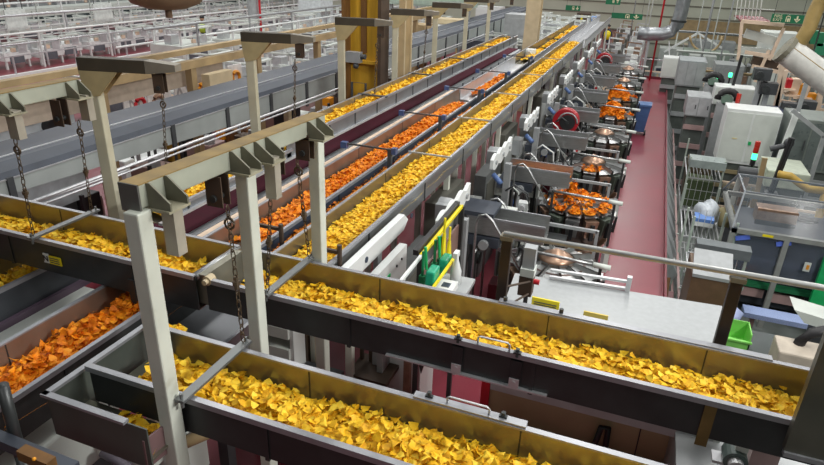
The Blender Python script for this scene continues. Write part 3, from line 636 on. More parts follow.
for k in range(6):
    a = k*math.pi/3; m.bar((kx[0], kx[1], kx[2]), (kx[0], kx[1]+.06*math.cos(a), kx[2]+.06*math.sin(a)), .02, .03, up=(1, 0, 0))
m.cyl((kx[0]-.01, kx[1], kx[2]), (kx[0]+.03, kx[1], kx[2]), .03, 10); m.build('star_knob', BLACK, wb)
for y in (2.4, 2.75, 3.25): MB().box(-4.12, -4.112, y, y+.012, 1.3, 2.36).build('panel_joint', DGREY, wb)
m = MB(); m.box(-4.55, -4.2, 2.0, 3.4, 0, 1.2); m.build('plinth', DGREY, wb)
# grey ribbed duct between them
rb = thing('ribbed_duct', 'pale grey ribbed duct running between yellow and orange conveyors', 'duct', (-4.2, 10, 0))
m = MB(); m.box(-4.28, -4.06, 4.2, 21, 2.30, 2.5); m.build('duct_body', mat('pale blue grey sheet', (.42, .45, .48), .45, .2), rb)
for k in range(18): MB().box(-4.06, -4.045, 4.3+k*.9, 4.36+k*.9, 2.3, 2.5).build('duct_rib', SLATE, rb)
m = MB(); m.box(-4.62, -4.16, 4.2, 21, 2.505, 2.52); m.build('floor_shade_sheet', mat('shaded floor maroon', (.075, .014, .026), .8, spec=.1), rb)  # added sheet, its dark maroon stands in for unlit red floor
legs_y(rb, -4.25, -4.1, (5, 9, 13, 17, 20.5), 2.3, CREAM)
# big covered conveyor, upper left
L0 = thing('covered_conveyor', 'big slate covered conveyor with pale strapped sides at upper left', 'conveyor', (-7, 15, 2.2))
m = MB()
prof = [(-7.75, 2.78), (-7.6, 2.86), (-6.85, 2.86), (-6.66, 2.80), (-6.62, 2.72), (-6.66, 2.72), (-7.75, 2.72)]
m.prism([(x, -1, z) for x, z in prof], (0, 37, 0)); m.build('top_cover', SLATE, L0)
m = MB(); pf_ = [(-1, 2.63), (4, 2.56), (8, 2.42), (13, 2.22), (36, 1.95)]; m.prism([(-6.67, y, z) for y, z in pf_]+[(-6.67, 36, 2.74), (-6.67, -1, 2.74)], (.04, 0, 0)); m.box(-7.75, -7.7, -1, 36, 2.3, 2.74); m.build('side_panel', mat('pale green grey sheet', (.40, .44, .43), .45, .2, .08, 3), L0)
m = MB(); m.box(-6.64, -6.612, -1, 36, 2.715, 2.73); m.box(-7.0, -6.985, -1, 36, 2.86, 2.875); m.build('cover_edge', STEELL, L0)
for k in range(23): ys = 3.2+k*1.35; MB().box(-6.632, -6.6, ys, ys+.08, np.interp(ys, [a for a, b in pf_], [b for a, b in pf_])-.06, 2.74).build('strap', DGREY, L0)
for y in (1, 6.2, 11, 16, 21, 27): MB().cb((-6.9, y, 1.15), .12, .12, 2.3).build('leg', CREAM, L0)
tr_ = thing('pipe_run', 'pair of bright pipes running below the covered conveyor', 'pipe', (-6, 10, 0))
m = MB(); m.tube([(-6.0, -1, 2.64), (-6.0, 25, 2.60)], .022, 8); m.tube([(-6.0, -1, 2.57), (-6.0, 25, 2.53)], .016, 8); m.build('steel_pipe', STEELL, tr_, smooth=True)
m = MB(); m.tube([(-6.4, 4.6, 2.45), (-6.3, 6.0, 2.45)], .018, 8); m.build('branch_pipe', STEELL, tr_, smooth=True)
for y in (2, 8.5, 14, 20): MB().cb((-6.0, y, 1.25), .05, .05, 2.5).build('pipe_post', TAN, tr_)
# brackets with blue sensors over the long conveyors
sb0 = thing('sensor_bracket', '', 'sensor', (-2.95, 5.4, 2.5), 'sensor brackets over the chip lines')
m = MB(); m.cb((-2.86, 5.4, 2.73), .05, .05, .5); m.build('post', DGREY, sb0)
m = MB(); m.bar((-3.55, 5.4, 2.97), (-2.82, 5.4, 2.97), .022, .02); m.build('arm', DGREY, sb0)
m = MB(); m.cb((-3.5, 5.4, 2.95), .08, .07, .08); m.build('sensor_head', mat('sensor blue', (.05, .09, .22), .4), sb0)
m = MB(); m.cb((-2.8, 5.4, 2.96), .06, .07, .08); m.build('sensor_head', mat('sensor blue', (.05, .09, .22)), sb0)
for i, (x, y) in enumerate(((0, 6.9), (0, 8.9), (0, 11.2), (0, 13.4), (0, 16))):
    o = sb0 if i == 0 else dup(sb0, (-2.95+x, y-.0, 2.5))
    if i == 0: o.location.y = 6.9
    o['label'] = '%s dark sensor bracket with blue heads across the orange line' % ORD[i]
sp = thing('probe_bracket', 'dark L shaped probe bracket at near end of the orange line', 'bracket', (-2.86, 4.3, 2.5))
m = MB(); m.cyl((-2.86, 4.35, 2.55), (-2.86, 4.35, 2.95), .022, 8); m.bar((-2.86, 4.35, 2.9), (-3.15, 4.35, 2.9), .03); m.build('probe_arm', DBROWN, sp)
sp = thing('probe_bracket', 'dark L shaped probe bracket at near end of the main yellow line', 'bracket', (-2.18, 4.3, 2.5))
m = MB(); m.cyl((-2.2, 4.22, 2.5), (-2.2, 4.22, 2.93), .022, 8); m.bar((-2.2, 4.22, 2.86), (-2.45, 4.22, 2.86), .03); m.build('probe_arm', DBROWN, sp)
# white guard and switch box on the right of the main line
wg = thing('chain_guard', 'long white rounded guard below the near end of main yellow line', 'guard', (-2.08, 5, 2.2))
m = MB(); m.prism([(-2.17, 3.9, 2.57), (-2.17, 5.5, 2.57), (-2.17, 5.62, 2.65), (-2.17, 5.5, 2.75), (-2.17, 3.9, 2.75)], (.07, 0, 0)); m.build('guard_body', WHITE, wg, bevel=.01)
for y in (4.55, 5.7): MB().cyl((-2.10, y, 2.66), (-2.092, y, 2.66), .03, 12).build('dark_cap', NAVY, wg)
m = MB(); m.cb((-2.14, 4.9, 1.28), .05, .1, 2.56); m.build('guard_foot', ALU, wg)
sw = thing('switch_box', 'white switch box with green lamp below the long white guard', 'box', (-1.98, 4.9, 0))
m = MB(); m.box(-2.08, -2.0, 4.45, 5.33, 2.08, 2.5); m.build('box_body', WHITE, sw)
m = MB(); m.box(-2.0, -1.99, 4.8, 4.88, 2.28, 2.38); m.build('green_button', GREEN, sw)
m = MB()
for y, z in ((5.05, 2.38), (5.18, 2.40), (5.02, 2.2)): m.cyl((-2.0, y, z), (-1.988, y, z), .014, 8)
m.build('small_button', BLACK, sw)
m = MB(); m.cb((-2.04, 4.9, 1.04), .06, .3, 2.08); m.build('box_stand', ALU, sw)
# shadow board with green and yellow cleaning tools
ya, yb = 5.0, 6.15
e0 = at(421, 256, x=-1.55); e1 = at(462, 206, x=-1.55)
bd = thing('tool_board', 'yellow edged tool rack holding green cleaning tools right of main line', 'tool rack', (-1.55, (e0[1]+e1[1])/2, 0))
m = MB(); m.bar(e0, e1, .03, .03); m.build('yellow_rail', YEL, bd)
m = MB(); m.bar((e0[0]-.05, e0[1], e0[2]+.02), (e1[0]-.05, e1[1], e1[2]+.02), .05, .05); m.build('black_rail', BLACK, bd)
f0 = at(433, 288, x=-1.35); f1_ = at(457, 254, x=-1.35)
m = MB(); m.bar(f0, f1_, .022, .022); m.build('lower_rail', YEL, bd)
m = MB(); m.bar((e1[0], e1[1], 0), (e1[0], e1[1], e1[2]), .05); m.bar((e0[0], e0[1], 0), (e0[0], e0[1], e0[2]), .05); m.build('rack_post', STEELD, bd)
m = MB(); m.bar((e0[0]-.02, e0[1], e0[2]-.45), (e1[0]-.02, e1[1], e1[2]-.45), .02, .5); m.build('back_sheet', mat('rack back sheet', (.2, .12, .1), .5), bd)
m = MB(); m.bar(at(400, 282, x=-1.5), at(421, 256, x=-1.55), .025); m.build('white_end', WHITE, bd)
for k, (u, v) in enumerate(((425, 268), (438, 256))):
    c = at(u+3, v+5, x=-1.45)
    r = thing('dust_pan', ('front', 'rear')[k]+' green dust pan hung on the yellow edged rack', 'dust pan', c)
    m = MB(); m.prism([(c[0], c[1]-.09, c[2]-.09), (c[0], c[1]+.07, c[2]-.06), (c[0], c[1]+.09, c[2]+.05), (c[0], c[1]-.07, c[2]+.05)], (.08, 0, 0)); m.build('pan', mat('teal green plastic', (.01, .36, .20), .4), r, bevel=.015)
    m = MB(); m.tube([(c[0], c[1]-.05, c[2]+.06), (c[0]-.02, c[1]-.04, c[2]+.26)], .014, 8); m.build('pan_handle', GREEN, r)
for k, (u, v) in enumerate(((423, 262), (435, 250), (441, 246))):
    c = at(u, v, x=-1.5)
    r = thing('hand_brush', '%s green brush upright on the yellow edged rack' % ORD[k].replace('nearest', 'first'), 'brush', c)
    m = MB(); m.tube([(c[0], c[1], c[2]-.16), (c[0], c[1], c[2]+.1)], .013, 8); m.build('brush_handle', mat('dark green plastic', (.005, .22, .08), .4), r)
    m = MB(); m.cb((c[0], c[1], c[2]-.18), .05, .05, .1); m.build('bristle_head', mat('dark green bristle', (.01, .2, .07), .8), r)
for k, (u, v) in enumerate(((443, 238), (448, 246))):
    c = at(u, v, x=-1.48)
    r = thing('scraper', ('slim', 'broad')[k]+' yellow scraper hung beside green brushes', 'scraper', c)
    m = MB(); m.prism([(c[0], c[1]-.05-.03*k, c[2]-.2), (c[0], c[1]+.05+.03*k, c[2]-.2), (c[0], c[1]+.02, c[2]+.05), (c[0], c[1]-.02, c[2]+.05)], (.02, 0, 0)); m.build('blade', YEL, r)
    m = MB(); m.cyl((c[0]+.01, c[1], c[2]+.05), (c[0]+.01, c[1], c[2]+.2), .012, 8); m.build('scraper_handle', YEL, r)
c = at(455, 283, x=-1.3)
r = thing('spray_bottle', 'white spray bottle standing right of the green tools', 'bottle', c)
m = MB(); m.lathe([(.05, 0), (.052, .12), (.03, .2), (.018, .24), (.018, .27)], c, 14); m.build('bottle_body', WHITE, r, smooth=True)
m = MB(); m.cb((c[0], c[1]-.02, c[2]+.3), .04, .09, .05); m.build('trigger_head', WHITE, r)
m = MB(); m.cb((c[0], c[1], c[2]-.02), .3, .3, .04); o = m.build('bottle_shelf', ALU, None); tag(o, 'small grey shelf below the white spray bottle', 'shelf')
c = at(446, 288, x=-1.3); r = tag(MB().cb(c, .16, .2, .06).build('wipe_box', WHITE), 'white wipe box with dark mark beside the white bottle', 'box')
MB().cb((c[0], c[1], c[2]+.031), .07, .08, .004).build('dark_mark', NAVY, r)
# ================================================================ packing rows: cross feeders, weighers, gate arms
ROWS = [7.8, 10.25, 12.7, 15.2, 17.7, 20.3, 23.0, 25.8]
def feeder(yc):
    r = thing('cross_feeder', '', 'conveyor', (-1.4, yc, 0), 'cross feeders right of the main line')
    trough(r, 'x', -1.98, -.9, yc-.2, yc+.2, 1.98, 1.72, wo=STEEL, wi=STEEL, rimw=.02, ends=(-1.98,))
    m = MB(); m.box(-2.12, -1.5, yc-.24, yc+.24, 1.56, 1.7); m.build('drive_box', SLATE, r)
    for x in (-1.9, -1.2):
        MB().cb((x, yc, .78), .09, .12, 1.56).build('leg', STEELD, r)
    m = MB(); m.cyl((-1.7, yc-.3, 1.6), (-1.7, yc-.22, 1.6), .07, 12); m.build('drive_motor', ALU, r)
    return r
def tube_frame(yc):
    r = thing('tube_stand', '', 'stand', (-1.45, yc, 0), 'bent tube stands beside the feeders')
    for dy in (-.36, .30):
        m = MB(); m.tube([(-1.8, yc+dy, .0), (-1.8, yc+dy, 1.95), (-1.77, yc+dy, 2.06), (-1.68, yc+dy, 2.09), (-1.58, yc+dy, 2.02), (-.92, yc+dy, 1.05), (-.9, yc+dy, .0)], .02, 8); m.build('bent_tube', STEEL, r, smooth=True)
    m = MB(); m.tube([(-1.8, yc-.36, 1.5), (-1.8, yc+.30, 1.5)], .022, 8); m.tube([(-1.2, yc-.36, 1.5), (-1.2, yc+.30, 1.5)], .022, 8); m.build('cross_tube', STEEL, r, smooth=True)
    return r
def gate_arm(yc):
    r = thing('gate_arm', '', 'gate arm', (-1.92, yc, 2.3), 'white gate arms beside the main line')
    m = MB(); pts = []
    n = 48
    for k in range(n+1):
        t = k/n; y = yc-.62+1.24*t; pts.append((-1.9, y, 2.52+.05*abs(math.sin(t*math.pi*3.5))+.03))
    for k in range(n, -1, -1):
        t = k/n; y = yc-.62+1.24*t; pts.append((-1.9, y, 2.42-.05*abs(math.sin(t*math.pi*3.5))))
    m.prism(pts, (.05, 0, 0)); m.build('arm_plate', WHITE, r)
    m = MB()
    for t in (-.45, 0, .45): m.cyl((-1.85, yc+t, 2.48), (-1.83, yc+t, 2.48), .035, 10)
    m.build('pivot_cap', ALU, r)
    m = MB(); m.cyl((-1.86, yc-.5, 2.3), (-1.72, yc-.6, 2.22), .04, 12); m.build('air_cylinder', mat('blue cylinder', (.09, .16, .36), .4), r, smooth=True)
    m = MB(); m.cb((-2.02, yc+.1, 2.4), .16, .26, .2); m.cyl((-2.1, yc+.15, 2.4), (-1.94, yc+.15, 2.4), .13, 14); m.build('motor', ALU, r)
    m = MB(); m.cb((-1.78, yc+.15, 1.15), .1, .1, 2.3); m.build('column', ALU, r)
    return r
def weigher(yc):
    r = thing('multihead_weigher', '', 'weigher', (-.7, yc, 0), 'multihead weighers along the red walkway')
    cx = -.72
    m = MB(); m.lathe([(.02, 1.62), (.2, 1.52), (.26, 1.46), (.02, 1.44)], (cx, yc, 0), 20); m.build('dispersion_cone', BRONZE, r, smooth=True)
    for k in range(12):
        a = 2*math.pi*k/12; ca, sa = math.cos(a), math.sin(a)
        def P(rr, tt, z): return (cx+rr*ca-tt*sa, yc+rr*sa+tt*ca, z)
        m = MB(); m.add([P(.25, -.05, 1.44), P(.25, .05, 1.44), P(.58, .12, 1.38), P(.58, -.12, 1.38), P(.25, -.06, 1.49), P(.25, .06, 1.49), P(.58, .135, 1.45), P(.58, -.135, 1.45)],
                        [(0, 1, 2, 3), (0, 4, 5, 1), (1, 5, 6, 2), (3, 7, 4, 0)]); m.build('feed_pan', STEEL, r)
        m = MB(); vs = [P(.47, -.095, 1.33), P(.47, .095, 1.33), P(.64, .115, 1.33), P(.64, -.115, 1.33), P(.46, -.07, 1.05), P(.46, .07, 1.05), P(.58, .085, 1.02), P(.58, -.085, 1.02)]
        m.add(vs, [(0, 1, 2, 3), (7, 6, 5, 4), (0, 4, 5, 1), (1, 5, 6, 2), (2, 6, 7, 3), (3, 7, 4, 0)]); h = m.build('hopper', (STEEL, BRONZE, mat('hopper green grey', (.13, .16, .13), .4, .4))[k % 3], r)
        m = MB(); m.add([P(.645, -.03, 1.28), P(.645, .03, 1.28), P(.68, .03, 1.28), P(.68, -.03, 1.28), P(.6, -.03, 1.0), P(.6, .03, 1.0), P(.66, .03, 1.0), P(.66, -.03, 1.0)],
                        [(0, 1, 2, 3), (7, 6, 5, 4), (0, 4, 5, 1), (1, 5, 6, 2), (2, 6, 7, 3), (3, 7, 4, 0)]); m.build('actuator', BLACK, h)
    m = MB(); m.lathe([(.40, 1.42), (.42, 1.1), (.36, .95), (.5, .9), (.2, .45), (.16, .3), (.02, .3)][::-1], (cx, yc, 0), 24); m.build('core_body', mat('dark bronze steel', (.13, .09, .08), .4, .6, .2, 6), r, smooth=True)
    m = MB(); m.lathe([(.12, .05), (.2, .32), (.56, .82), (.58, .84), (.22, .32), (.13, .05)], (cx, yc, 0), 24); m.build('collating_chute', BRONZE, r, smooth=True)
    for sx in (-1, 1):
        for sy in (-1, 1): MB().cb((cx+sx*.56, yc+sy*.5, .46), .05, .05, .92).build('leg', ALU, r)
    m = MB(); m.box(cx-.62, cx+.62, yc-.6, yc-.54, .86, .92); m.box(cx-.62, cx+.62, yc+.54, yc+.6, .86, .92); m.build('frame_bar', ALU, r)
    m = MB(); m.cb((cx+.6, yc-.4, .62), .12, .16, .36); m.build('terminal_box', OFFW, r)
    m = MB(); m.cb((cx+.3, yc-.62, .55), .16, .05, .12); m.build('red_sign', REDP, r)
    m = MB(); m.tube([(cx-.4, yc-.42, 1.72), (cx+.62, yc-.42, 1.68)], .022, 10); m.build('cover_tube', STEEL, r, smooth=True)
    m = MB(); m.tube([(cx+.5, yc-.42, 1.685), (cx+.72, yc-.42, 1.677)], .036, 12); m.build('tube_end', OFFW, r, smooth=True)
    m = MB(); m.cb((cx-.4, yc-.42, 1.3), .04, .04, .85); m.cb((cx+.6, yc-.42, 1.3), .04, .04, .8); m.build('tube_post', STEELD, r)
    return r
fe0, tf0, ga0, we0 = feeder(ROWS[0]), tube_frame(ROWS[0]), gate_arm(6.55), weigher(ROWS[0])
for i, yc in enumerate(ROWS):
    fe = fe0 if i == 0 else dup(fe0, (-1.4, yc, 0)); fe['label'] = '%s steel cross feeder from the camera, right of main chip line' % ORD[i]
    tf = tf0 if i == 0 else dup(tf0, (-1.45, yc, 0)); tf['label'] = '%s pair of bent tubes from the camera, straddling a cross feeder' % ORD[i]
    ga = ga0 if i == 0 else dup(ga0, (-1.92, yc-1.25, 2.3)); ga['label'] = '%s white lobed gate arm from the camera, beside main chip line' % ORD[i]
    we = we0 if i == 0 else dup(we0, (-.7, yc, 0))
    we['label'] = '%s multihead weigher from the camera, beside the red walkway' % ORD[i]
p = pile('orange_chips', 'orange chips sliding along second cross feeder', 'o', (-1.4, ROWS[1], 1.8)); p.strip((-1.95, ROWS[1]), (-.92, ROWS[1]), .19, 1.86, 1.82, 700, .06); p.done()
p = pile('orange_chips', 'flame like heap of orange chips on the second weigher', 'o', (-.72, ROWS[1], 1.45))
p.mound((-.72, ROWS[1], 1.46), .27, .17, 1500, .07).mound((-.84, ROWS[1], 1.55), .12, .25, 1500, .07)
for k in range(12): p.mound((-.72+.47*math.cos(k*math.pi/6), ROWS[1]+.47*math.sin(k*math.pi/6), 1.44), .1, .06, 1200, .07)
p.done()
p = pile('orange_chips', 'thin layer of orange chips on the third weigher', 'o', (-.72, ROWS[2], 1.45)); p.mound((-.72, ROWS[2]-.3, 1.42), .22, .03, 500, .075); p.done()
for i, w_ in ((4, 'fifth'), (5, 'sixth')):
    p = pile('orange_chips', 'bright heap of orange chips on the %s weigher' % w_, 'o' if i != 4 else 'o', (-.72, ROWS[i], 1.45)); p.mound((-.72, ROWS[i], 1.46), .36, .3, 900, .09)
    for k in range(0, 12, 2): p.mound((-.72+.47*math.cos(k*math.pi/6), ROWS[i]+.47*math.sin(k*math.pi/6), 1.42), .1, .06, 1000, .09)
    p.done()
# red vacuum drums on the feeder rows
def drum(x, y, z, label):
    r = thing('hose_drum', label, 'hose drum', (x, y, 0))
    m = MB(); m.cyl((x, y+.12, z), (x, y-.12, z), .29, 24); m.build('red_casing', mat('dark red enamel', (.38, .01, .02), .4), r, bevel=.02)
    m = MB(); m.cyl((x+.05, y-.12, z), (x+.05, y-.15, z), .17, 20); d_ = m.build('black_disc', BLACK, r)
    m = MB(); m.cyl((x+.05, y-.15, z), (x+.05, y-.165, z), .04, 12); m.build('hub', STEELD, d_)
    pts = [(x+.05+.21*math.cos(t), y-.125, z+.21*math.sin(t)) for t in [math.pi*k/14 for k in range(15)]]
    m = MB(); m.tube(pts, .018, 8); m.build('grey_arc', ALU, r, smooth=True)
    m = MB(); m.cb((x, y, (z-.32)/2), .2, .18, z-.32); m.build('drum_stand', DGREY, r)
c = at(566, 121, y=14.0); drum(c[0], 14.0, c[2], 'nearer red hose drum with black disc standing among the feeders')
c = at(604, 61, y=23.9); drum(c[0], 23.9, c[2], 'farther red hose drum standing among the feeders')
# wheeled bin on the walkway edge
c = at(637, 133, z=0)
r = thing('wheeled_bin', 'blue wheeled bin at left edge of the red walkway', 'bin', c)
m = MB(); vs = [(c[0]+sx*a, c[1]+sy*a, z) for z, a in ((.1, .2), (.95, .28)) for sx, sy in ((-1, -1), (1, -1), (1, 1), (-1, 1))]
m.add(vs, [(3, 2, 1, 0), (4, 5, 6, 7), (0, 1, 5, 4), (1, 2, 6, 5), (2, 3, 7, 6), (3, 0, 4, 7)]); m.build('bin_body', mat('bin blue', (.06, .13, .3), .5), r)
m = MB(); m.box(c[0]-.3, c[0]+.3, c[1]-.31, c[1]+.31, .95, 1.02); m.build('lid', mat('bin blue', (.06, .13, .3)), r)
for s in (-1, 1): MB().cyl((c[0]+s*.2, c[1]-.22, .09), (c[0]+s*.26, c[1]-.22, .09), .09, 12).build('wheel', BLACK, r)
# control boxes, hoses and valves among the feeder rows
bxs = [(-1.62, .75, 1.3, OFFW, 'white'), (-1.45, 1.0, .9, ALU, 'grey'), (-1.55, .5, 1.75, OFFW, 'white')]
for i, yc in enumerate(ROWS[:-1]):
    for k, (x, dy, z, mt_, cn) in enumerate(bxs):
        y = yc+dy+random.uniform(-.1, .1); r = thing('junction_box', '%s %s junction box on post in %s row of feeders from the camera' % (('middle', 'low', 'topmost')[k], cn, ORD[i]), 'box', (x, y, 0))
        m = MB(); m.cb((x, y, z), .24, .16, .26); m.build('box_body', mt_, r)
        m = MB(); m.cb((x, y, (z-.13)/2), .04, .04, z-.13); m.build('box_post', STEELD, r)
        m = MB(); m.cb((x+.03, y-.085, z+.04), .09, .01, .06); m.build('box_window', NAVY, r)
    m = MB(); y = yc+1.2
    m.tube([(-1.75, y, 1.9), (-1.6, y-.1, 2.05), (-1.4, y, 1.9), (-1.35, y+.1, 1.4), (-1.25, y, .6), (-1.2, y, 0)], .017, 8)
    tag(m.build('air_hose', (DGREY, WHITE)[i % 2], smooth=True), '%s looped %s hose from the camera among the feeder rows' % (ORD[i], ('dark', 'white')[i % 2]), 'hose', 'looped hoses among the feeder rows')
    y = yc+.62; x = -1.05
    r = thing('bag_former', '%s paper tan forming shoulder from the camera below the feeders' % ORD[i], 'former', (x, y, 0), 'forming shoulders below the feeders')
    m = MB(); m.prism([(x-.25, y, .9), (x+.12, y, .75), (x+.05, y, .2), (x-.25, y, .35)], (0, .5, 0)); m.build('former_plate', (PEACH, OFFW)[i % 2], r)
    m = MB(); m.box(x-.2, x+.1, y+.05, y+.45, 0, .35); m.build('former_base', MAROON, r)

# machinery filling the packing rows
pan = MB().box(-2.14, -1.6, ROWS[0]-.25, ROWS[0]+.25, 2.0, 2.06)
tag(pan.box(-2.1, -1.64, ROWS[0]-.2, ROWS[0]-.15, 1.98, 2.0).build('infeed_cover', SLATE), 'flat slate infeed cover over start of the nearest cross feeder', 'cover')
SK = [mat('skirt grey', (.15, .16, .16), .5, .3), mat('skirt olive', (.12, .12, .10), .5, .3), mat('skirt pale', (.36, .38, .37), .5, .1)]
for k in range(13):
    y = 6.3+k*1.25; h = (1.9, 2.3, 1.6)[k % 3]
    r = thing('drive_cabinet', '%s grey drive cabinet from the camera under right side of the main line' % (ORD[k] if k < 10 else ('eleventh', 'twelfth', 'thirteenth')[k-10]), 'cabinet', (-2.25, y, 0), 'drive cabinets under the main line')
    m = MB(); m.box(-2.4, -2.2, y-.55, y+.55, 0, h); m.build('cabinet_body', SK[k % 3], r)
    m = MB(); m.box(-2.2, -2.188, y-.45, y+.2, .5, h-.15); m.build('cabinet_door', SK[(k+1) % 3], r)
    m = MB(); m.cb((-2.12, y+.3, h-.4), .16, .3, .3); m.build('gearbox', (OFFW, ALU, SLATE)[k % 3], r)
    m = MB(); m.cyl((-2.12, y-.3, .9), (-1.95, y-.3, .9), .1, 12); m.build('motor', (ALU, BLUE, STEELD)[k % 3], r)
for i, yc in enumerate(ROWS[:8]):
    r = thing('bagging_machine', '%s bagging machine from the camera, standing low between feeders and walkway' % ORD[i], 'machine', (-.8, yc+1.0, 0))
    y0, y1 = yc+.66, yc+1.75
    m = MB(); m.box(-1.3, -.25, y0, y1, 0, .75); m.build('machine_body', (mat('bagger dark', (.09, .075, .07), .5, .2), SK[0], mat('bagger maroon', (.14, .05, .05), .5))[i % 3], r)
    m = MB(); m.box(-1.1, -.5, y0-.01, y0, .15, .6); m.build('front_panel', (PEACH, OFFW, BRONZE)[i % 3], r)
    m = MB(); m.cyl((-1.15, y0+.3, 1.0), (-.45, y0+.3, 1.0), .17, 16); m.build('film_roll', (OFFW, BRONZE, PEACH)[i % 3], r)
    m = MB(); m.cb((-.38, y0+.2, .95), .14, .3, .4); m.build('control_panel', OFFW, r)
    m = MB(); m.bar((-1.25, y0+.1, .75), (-1.25, y0+.1, 1.25), .05); m.bar((-.3, y1-.1, .75), (-.3, y1-.1, 1.3), .05); m.bar((-1.25, y1-.1, .75), (-1.25, y1-.1, 1.3), .05); m.bar((-1.25, y1-.1, 1.28), (-.3, y1-.1, 1.28), .05); m.bar((-1.25, y0+.1, 1.23), (-1.25, y1-.1, 1.23), .05); m.build('guard_frame', ALU, r)
    m = MB(); m.cb((-.9, y1-.25, .95), .3, .25, .4); m.build('gear_housing', (STEELD, BLACK)[i % 2], r)
    for q, (x, dy, z, w, mt_) in enumerate(((-1.55, .45, .35, .3, MAROON), (-1.62, 1.3, .5, .3, SK[1]), (-1.5, .95, .3, .35, SK[0]))):
        tag(MB().cb((x, yc+dy, z), w, .3, z*2).build('floor_box', mt_, bevel=.01), ('maroon', 'olive', 'grey')[q]+' floor box in the %s row of feeders from the camera' % ORD[i], 'box')

rc = random.Random(33)
for i, yc in enumerate(ROWS[:7]):
    for q in range(7):
        x = rc.uniform(-2.0, -1.1); y = yc+rc.uniform(.35, 2.0); z = rc.uniform(.6, 1.75); t = (i*7+q) % 3
        if t == 0:
            r = thing('valve_block', 'small pale valve block on thin post among the packing rows', 'valve', (x, y, 0), 'small valve blocks among the packing rows')
            m = MB(); m.cb((x, y, z), .16, .14, .12); m.build('block', (WHITE, OFFW, ALU)[q % 3], r); m = MB(); m.cb((x, y, (z-.06)/2), .03, .03, z-.06); m.build('thin_post', STEELD, r); m = MB(); m.cyl((x, y-.07, z), (x, y-.14, z), .04, 10); m.build('valve_wheel', (STEELL, REDP, LBLUE)[q % 3], r)
        elif t == 1:
            r = thing('cable_loop', 'thin looped cable hanging from a small bracket among the packing rows', 'cable', (x, y, 0), 'thin looped cables among the packing rows')
            m = MB(); m.tube([(x, y, z+.2), (x+.06, y, z+.28), (x+.16, y, z+.2), (x+.2, y, z-.1), (x+.12, y, z-.3), (x+.02, y, z-.2)], .012, 6); m.build('cable', (BLACK, OFFW)[q % 2], r, smooth=True); m = MB(); m.cb((x, y, (z+.2)/2), .03, .03, z+.2); m.build('bracket', ALU, r)
        else:
            r = thing('guide_plate', 'bent pale guide plate standing among the packing rows', 'plate', (x, y, 0), 'bent guide plates among the packing rows')
            m = MB(); m.prism([(x-.16, y, z-.2), (x+.1, y, z-.3), (x+.16, y, z), (x, y+.02, z+.15), (x-.16, y, z+.05)], (0, .03, 0)); m.build('plate', (PEACH, STEELL, OFFW, BRONZE)[q % 4], r); m = MB(); m.cb((x, y+.015, (z-.24)/2), .04, .03, z-.24); m.build('plate_foot', STEELD, r)
# ================================================================ right hand side, lower floor (z = -2)
GZ = -2.0
def rectpix(u0, v0, u1, v1, y):
    a = at(u0, v0, y=y); b = at(u1, v1, y=y); return a[0], b[0], b[2], a[2]      # x0,x1,zb,zt
# stair like white panels directly below the walkway edge
zz = thing('zigzag_guard', 'white and grey zigzag guard panels along right edge of the walkway', 'guard', (1.2, 18, GZ))
m = MB()
for k in range(14):
    y = 12.5+k*1.1
    m.add([(1.02, y, -.15), (1.02, y+1.1, -.15), (1.38, y+.55, -.9), (1.02, y, -1.1)], [(0, 1, 2), (0, 2, 3)])
    m.add([(1.02, y+1.1, -.15), (1.38, y+.55, -.9), (1.02, y+1.1, -1.1)], [(0, 1, 2)])
m.build('zigzag_sheet', ALU, zz)
m = MB(); m.bar((1.4, 12, -.95), (1.4, 28, -.95), .05); m.bar((1.45, 12, -1.8), (1.45, 28, -1.8), .05); m.build('rail', PINK, zz)
for k in range(6): MB().cb((1.42, 12.5+k*3, -1.45), .05, .05, 1.1).build('guard_post', OFFW, zz)
def wire_rack(label, x0, x1, y0, y1, zs, zt, trays=True):
    r = thing('wire_rack', label, 'wire rack', ((x0+x1)/2, (y0+y1)/2, GZ))
    for x in (x0, x1):
        for y in (y0, y1): MB().cb((x, y, (GZ+zt)/2), .045, .045, zt-GZ).build('post', mat('rack pale green', (.45, .52, .46), .45, .2), r)
    for z in zs:
        m = MB()
        n = 9
        for k in range(n+1): m.bar((x0+(x1-x0)*k/n, y0, z), (x0+(x1-x0)*k/n, y1, z), .014)
        for y in (y0, y1): m.bar((x0, y, z), (x1, y, z), .03)
        m.bar((x0, y0, z), (x0, y1, z), .03); m.bar((x1, y0, z), (x1, y1, z), .03)
        m.build('wire_shelf', STEELL, r)
    m = MB()
    for k in range(7): x = x0+(x1-x0)*k/6; m.bar((x, y0, zs[0]), (x, y0, zt), .012)
    for z in (zs[0]+.3, zs[0]+.6): m.bar((x0, y0, z), (x1, y0, z), .012)
    m.build('wire_side', STEELL, r)
    return r
wr = [wire_rack('nearest tall wire rack right of the walkway, holding green and blue bags', 1.5, 2.35, 11.9, 13.6, (-1.4, -.55), .3),
      wire_rack('second wire rack right of the walkway, holding a blue topped package', 1.42, 2.2, 14.4, 16.2, (-1.4, -.5), .2),
      wire_rack('third wire rack right of the walkway, before the white cabinet', 1.6, 2.5, 18.6, 20.8, (-1.3, -.35), .25)]
def loose(name, label, cat, c, s, mt_, bev=.0):
    return tag(MB().cb(c, *s).build(name, mt_, bevel=bev), label, cat)
loose('top_tray', 'dark grey tray across front of the nearest wire rack', 'tray', (1.93, 12.0, .3), (.95, .3, .2), mat('tray dark grey', (.13, .15, .16), .5))
loose('top_tray', 'grey green tray on top of the third wire rack', 'tray', (2.05, 18.8, .1), (.95, .6, .22), mat('tray grey green', (.30, .35, .34), .5))
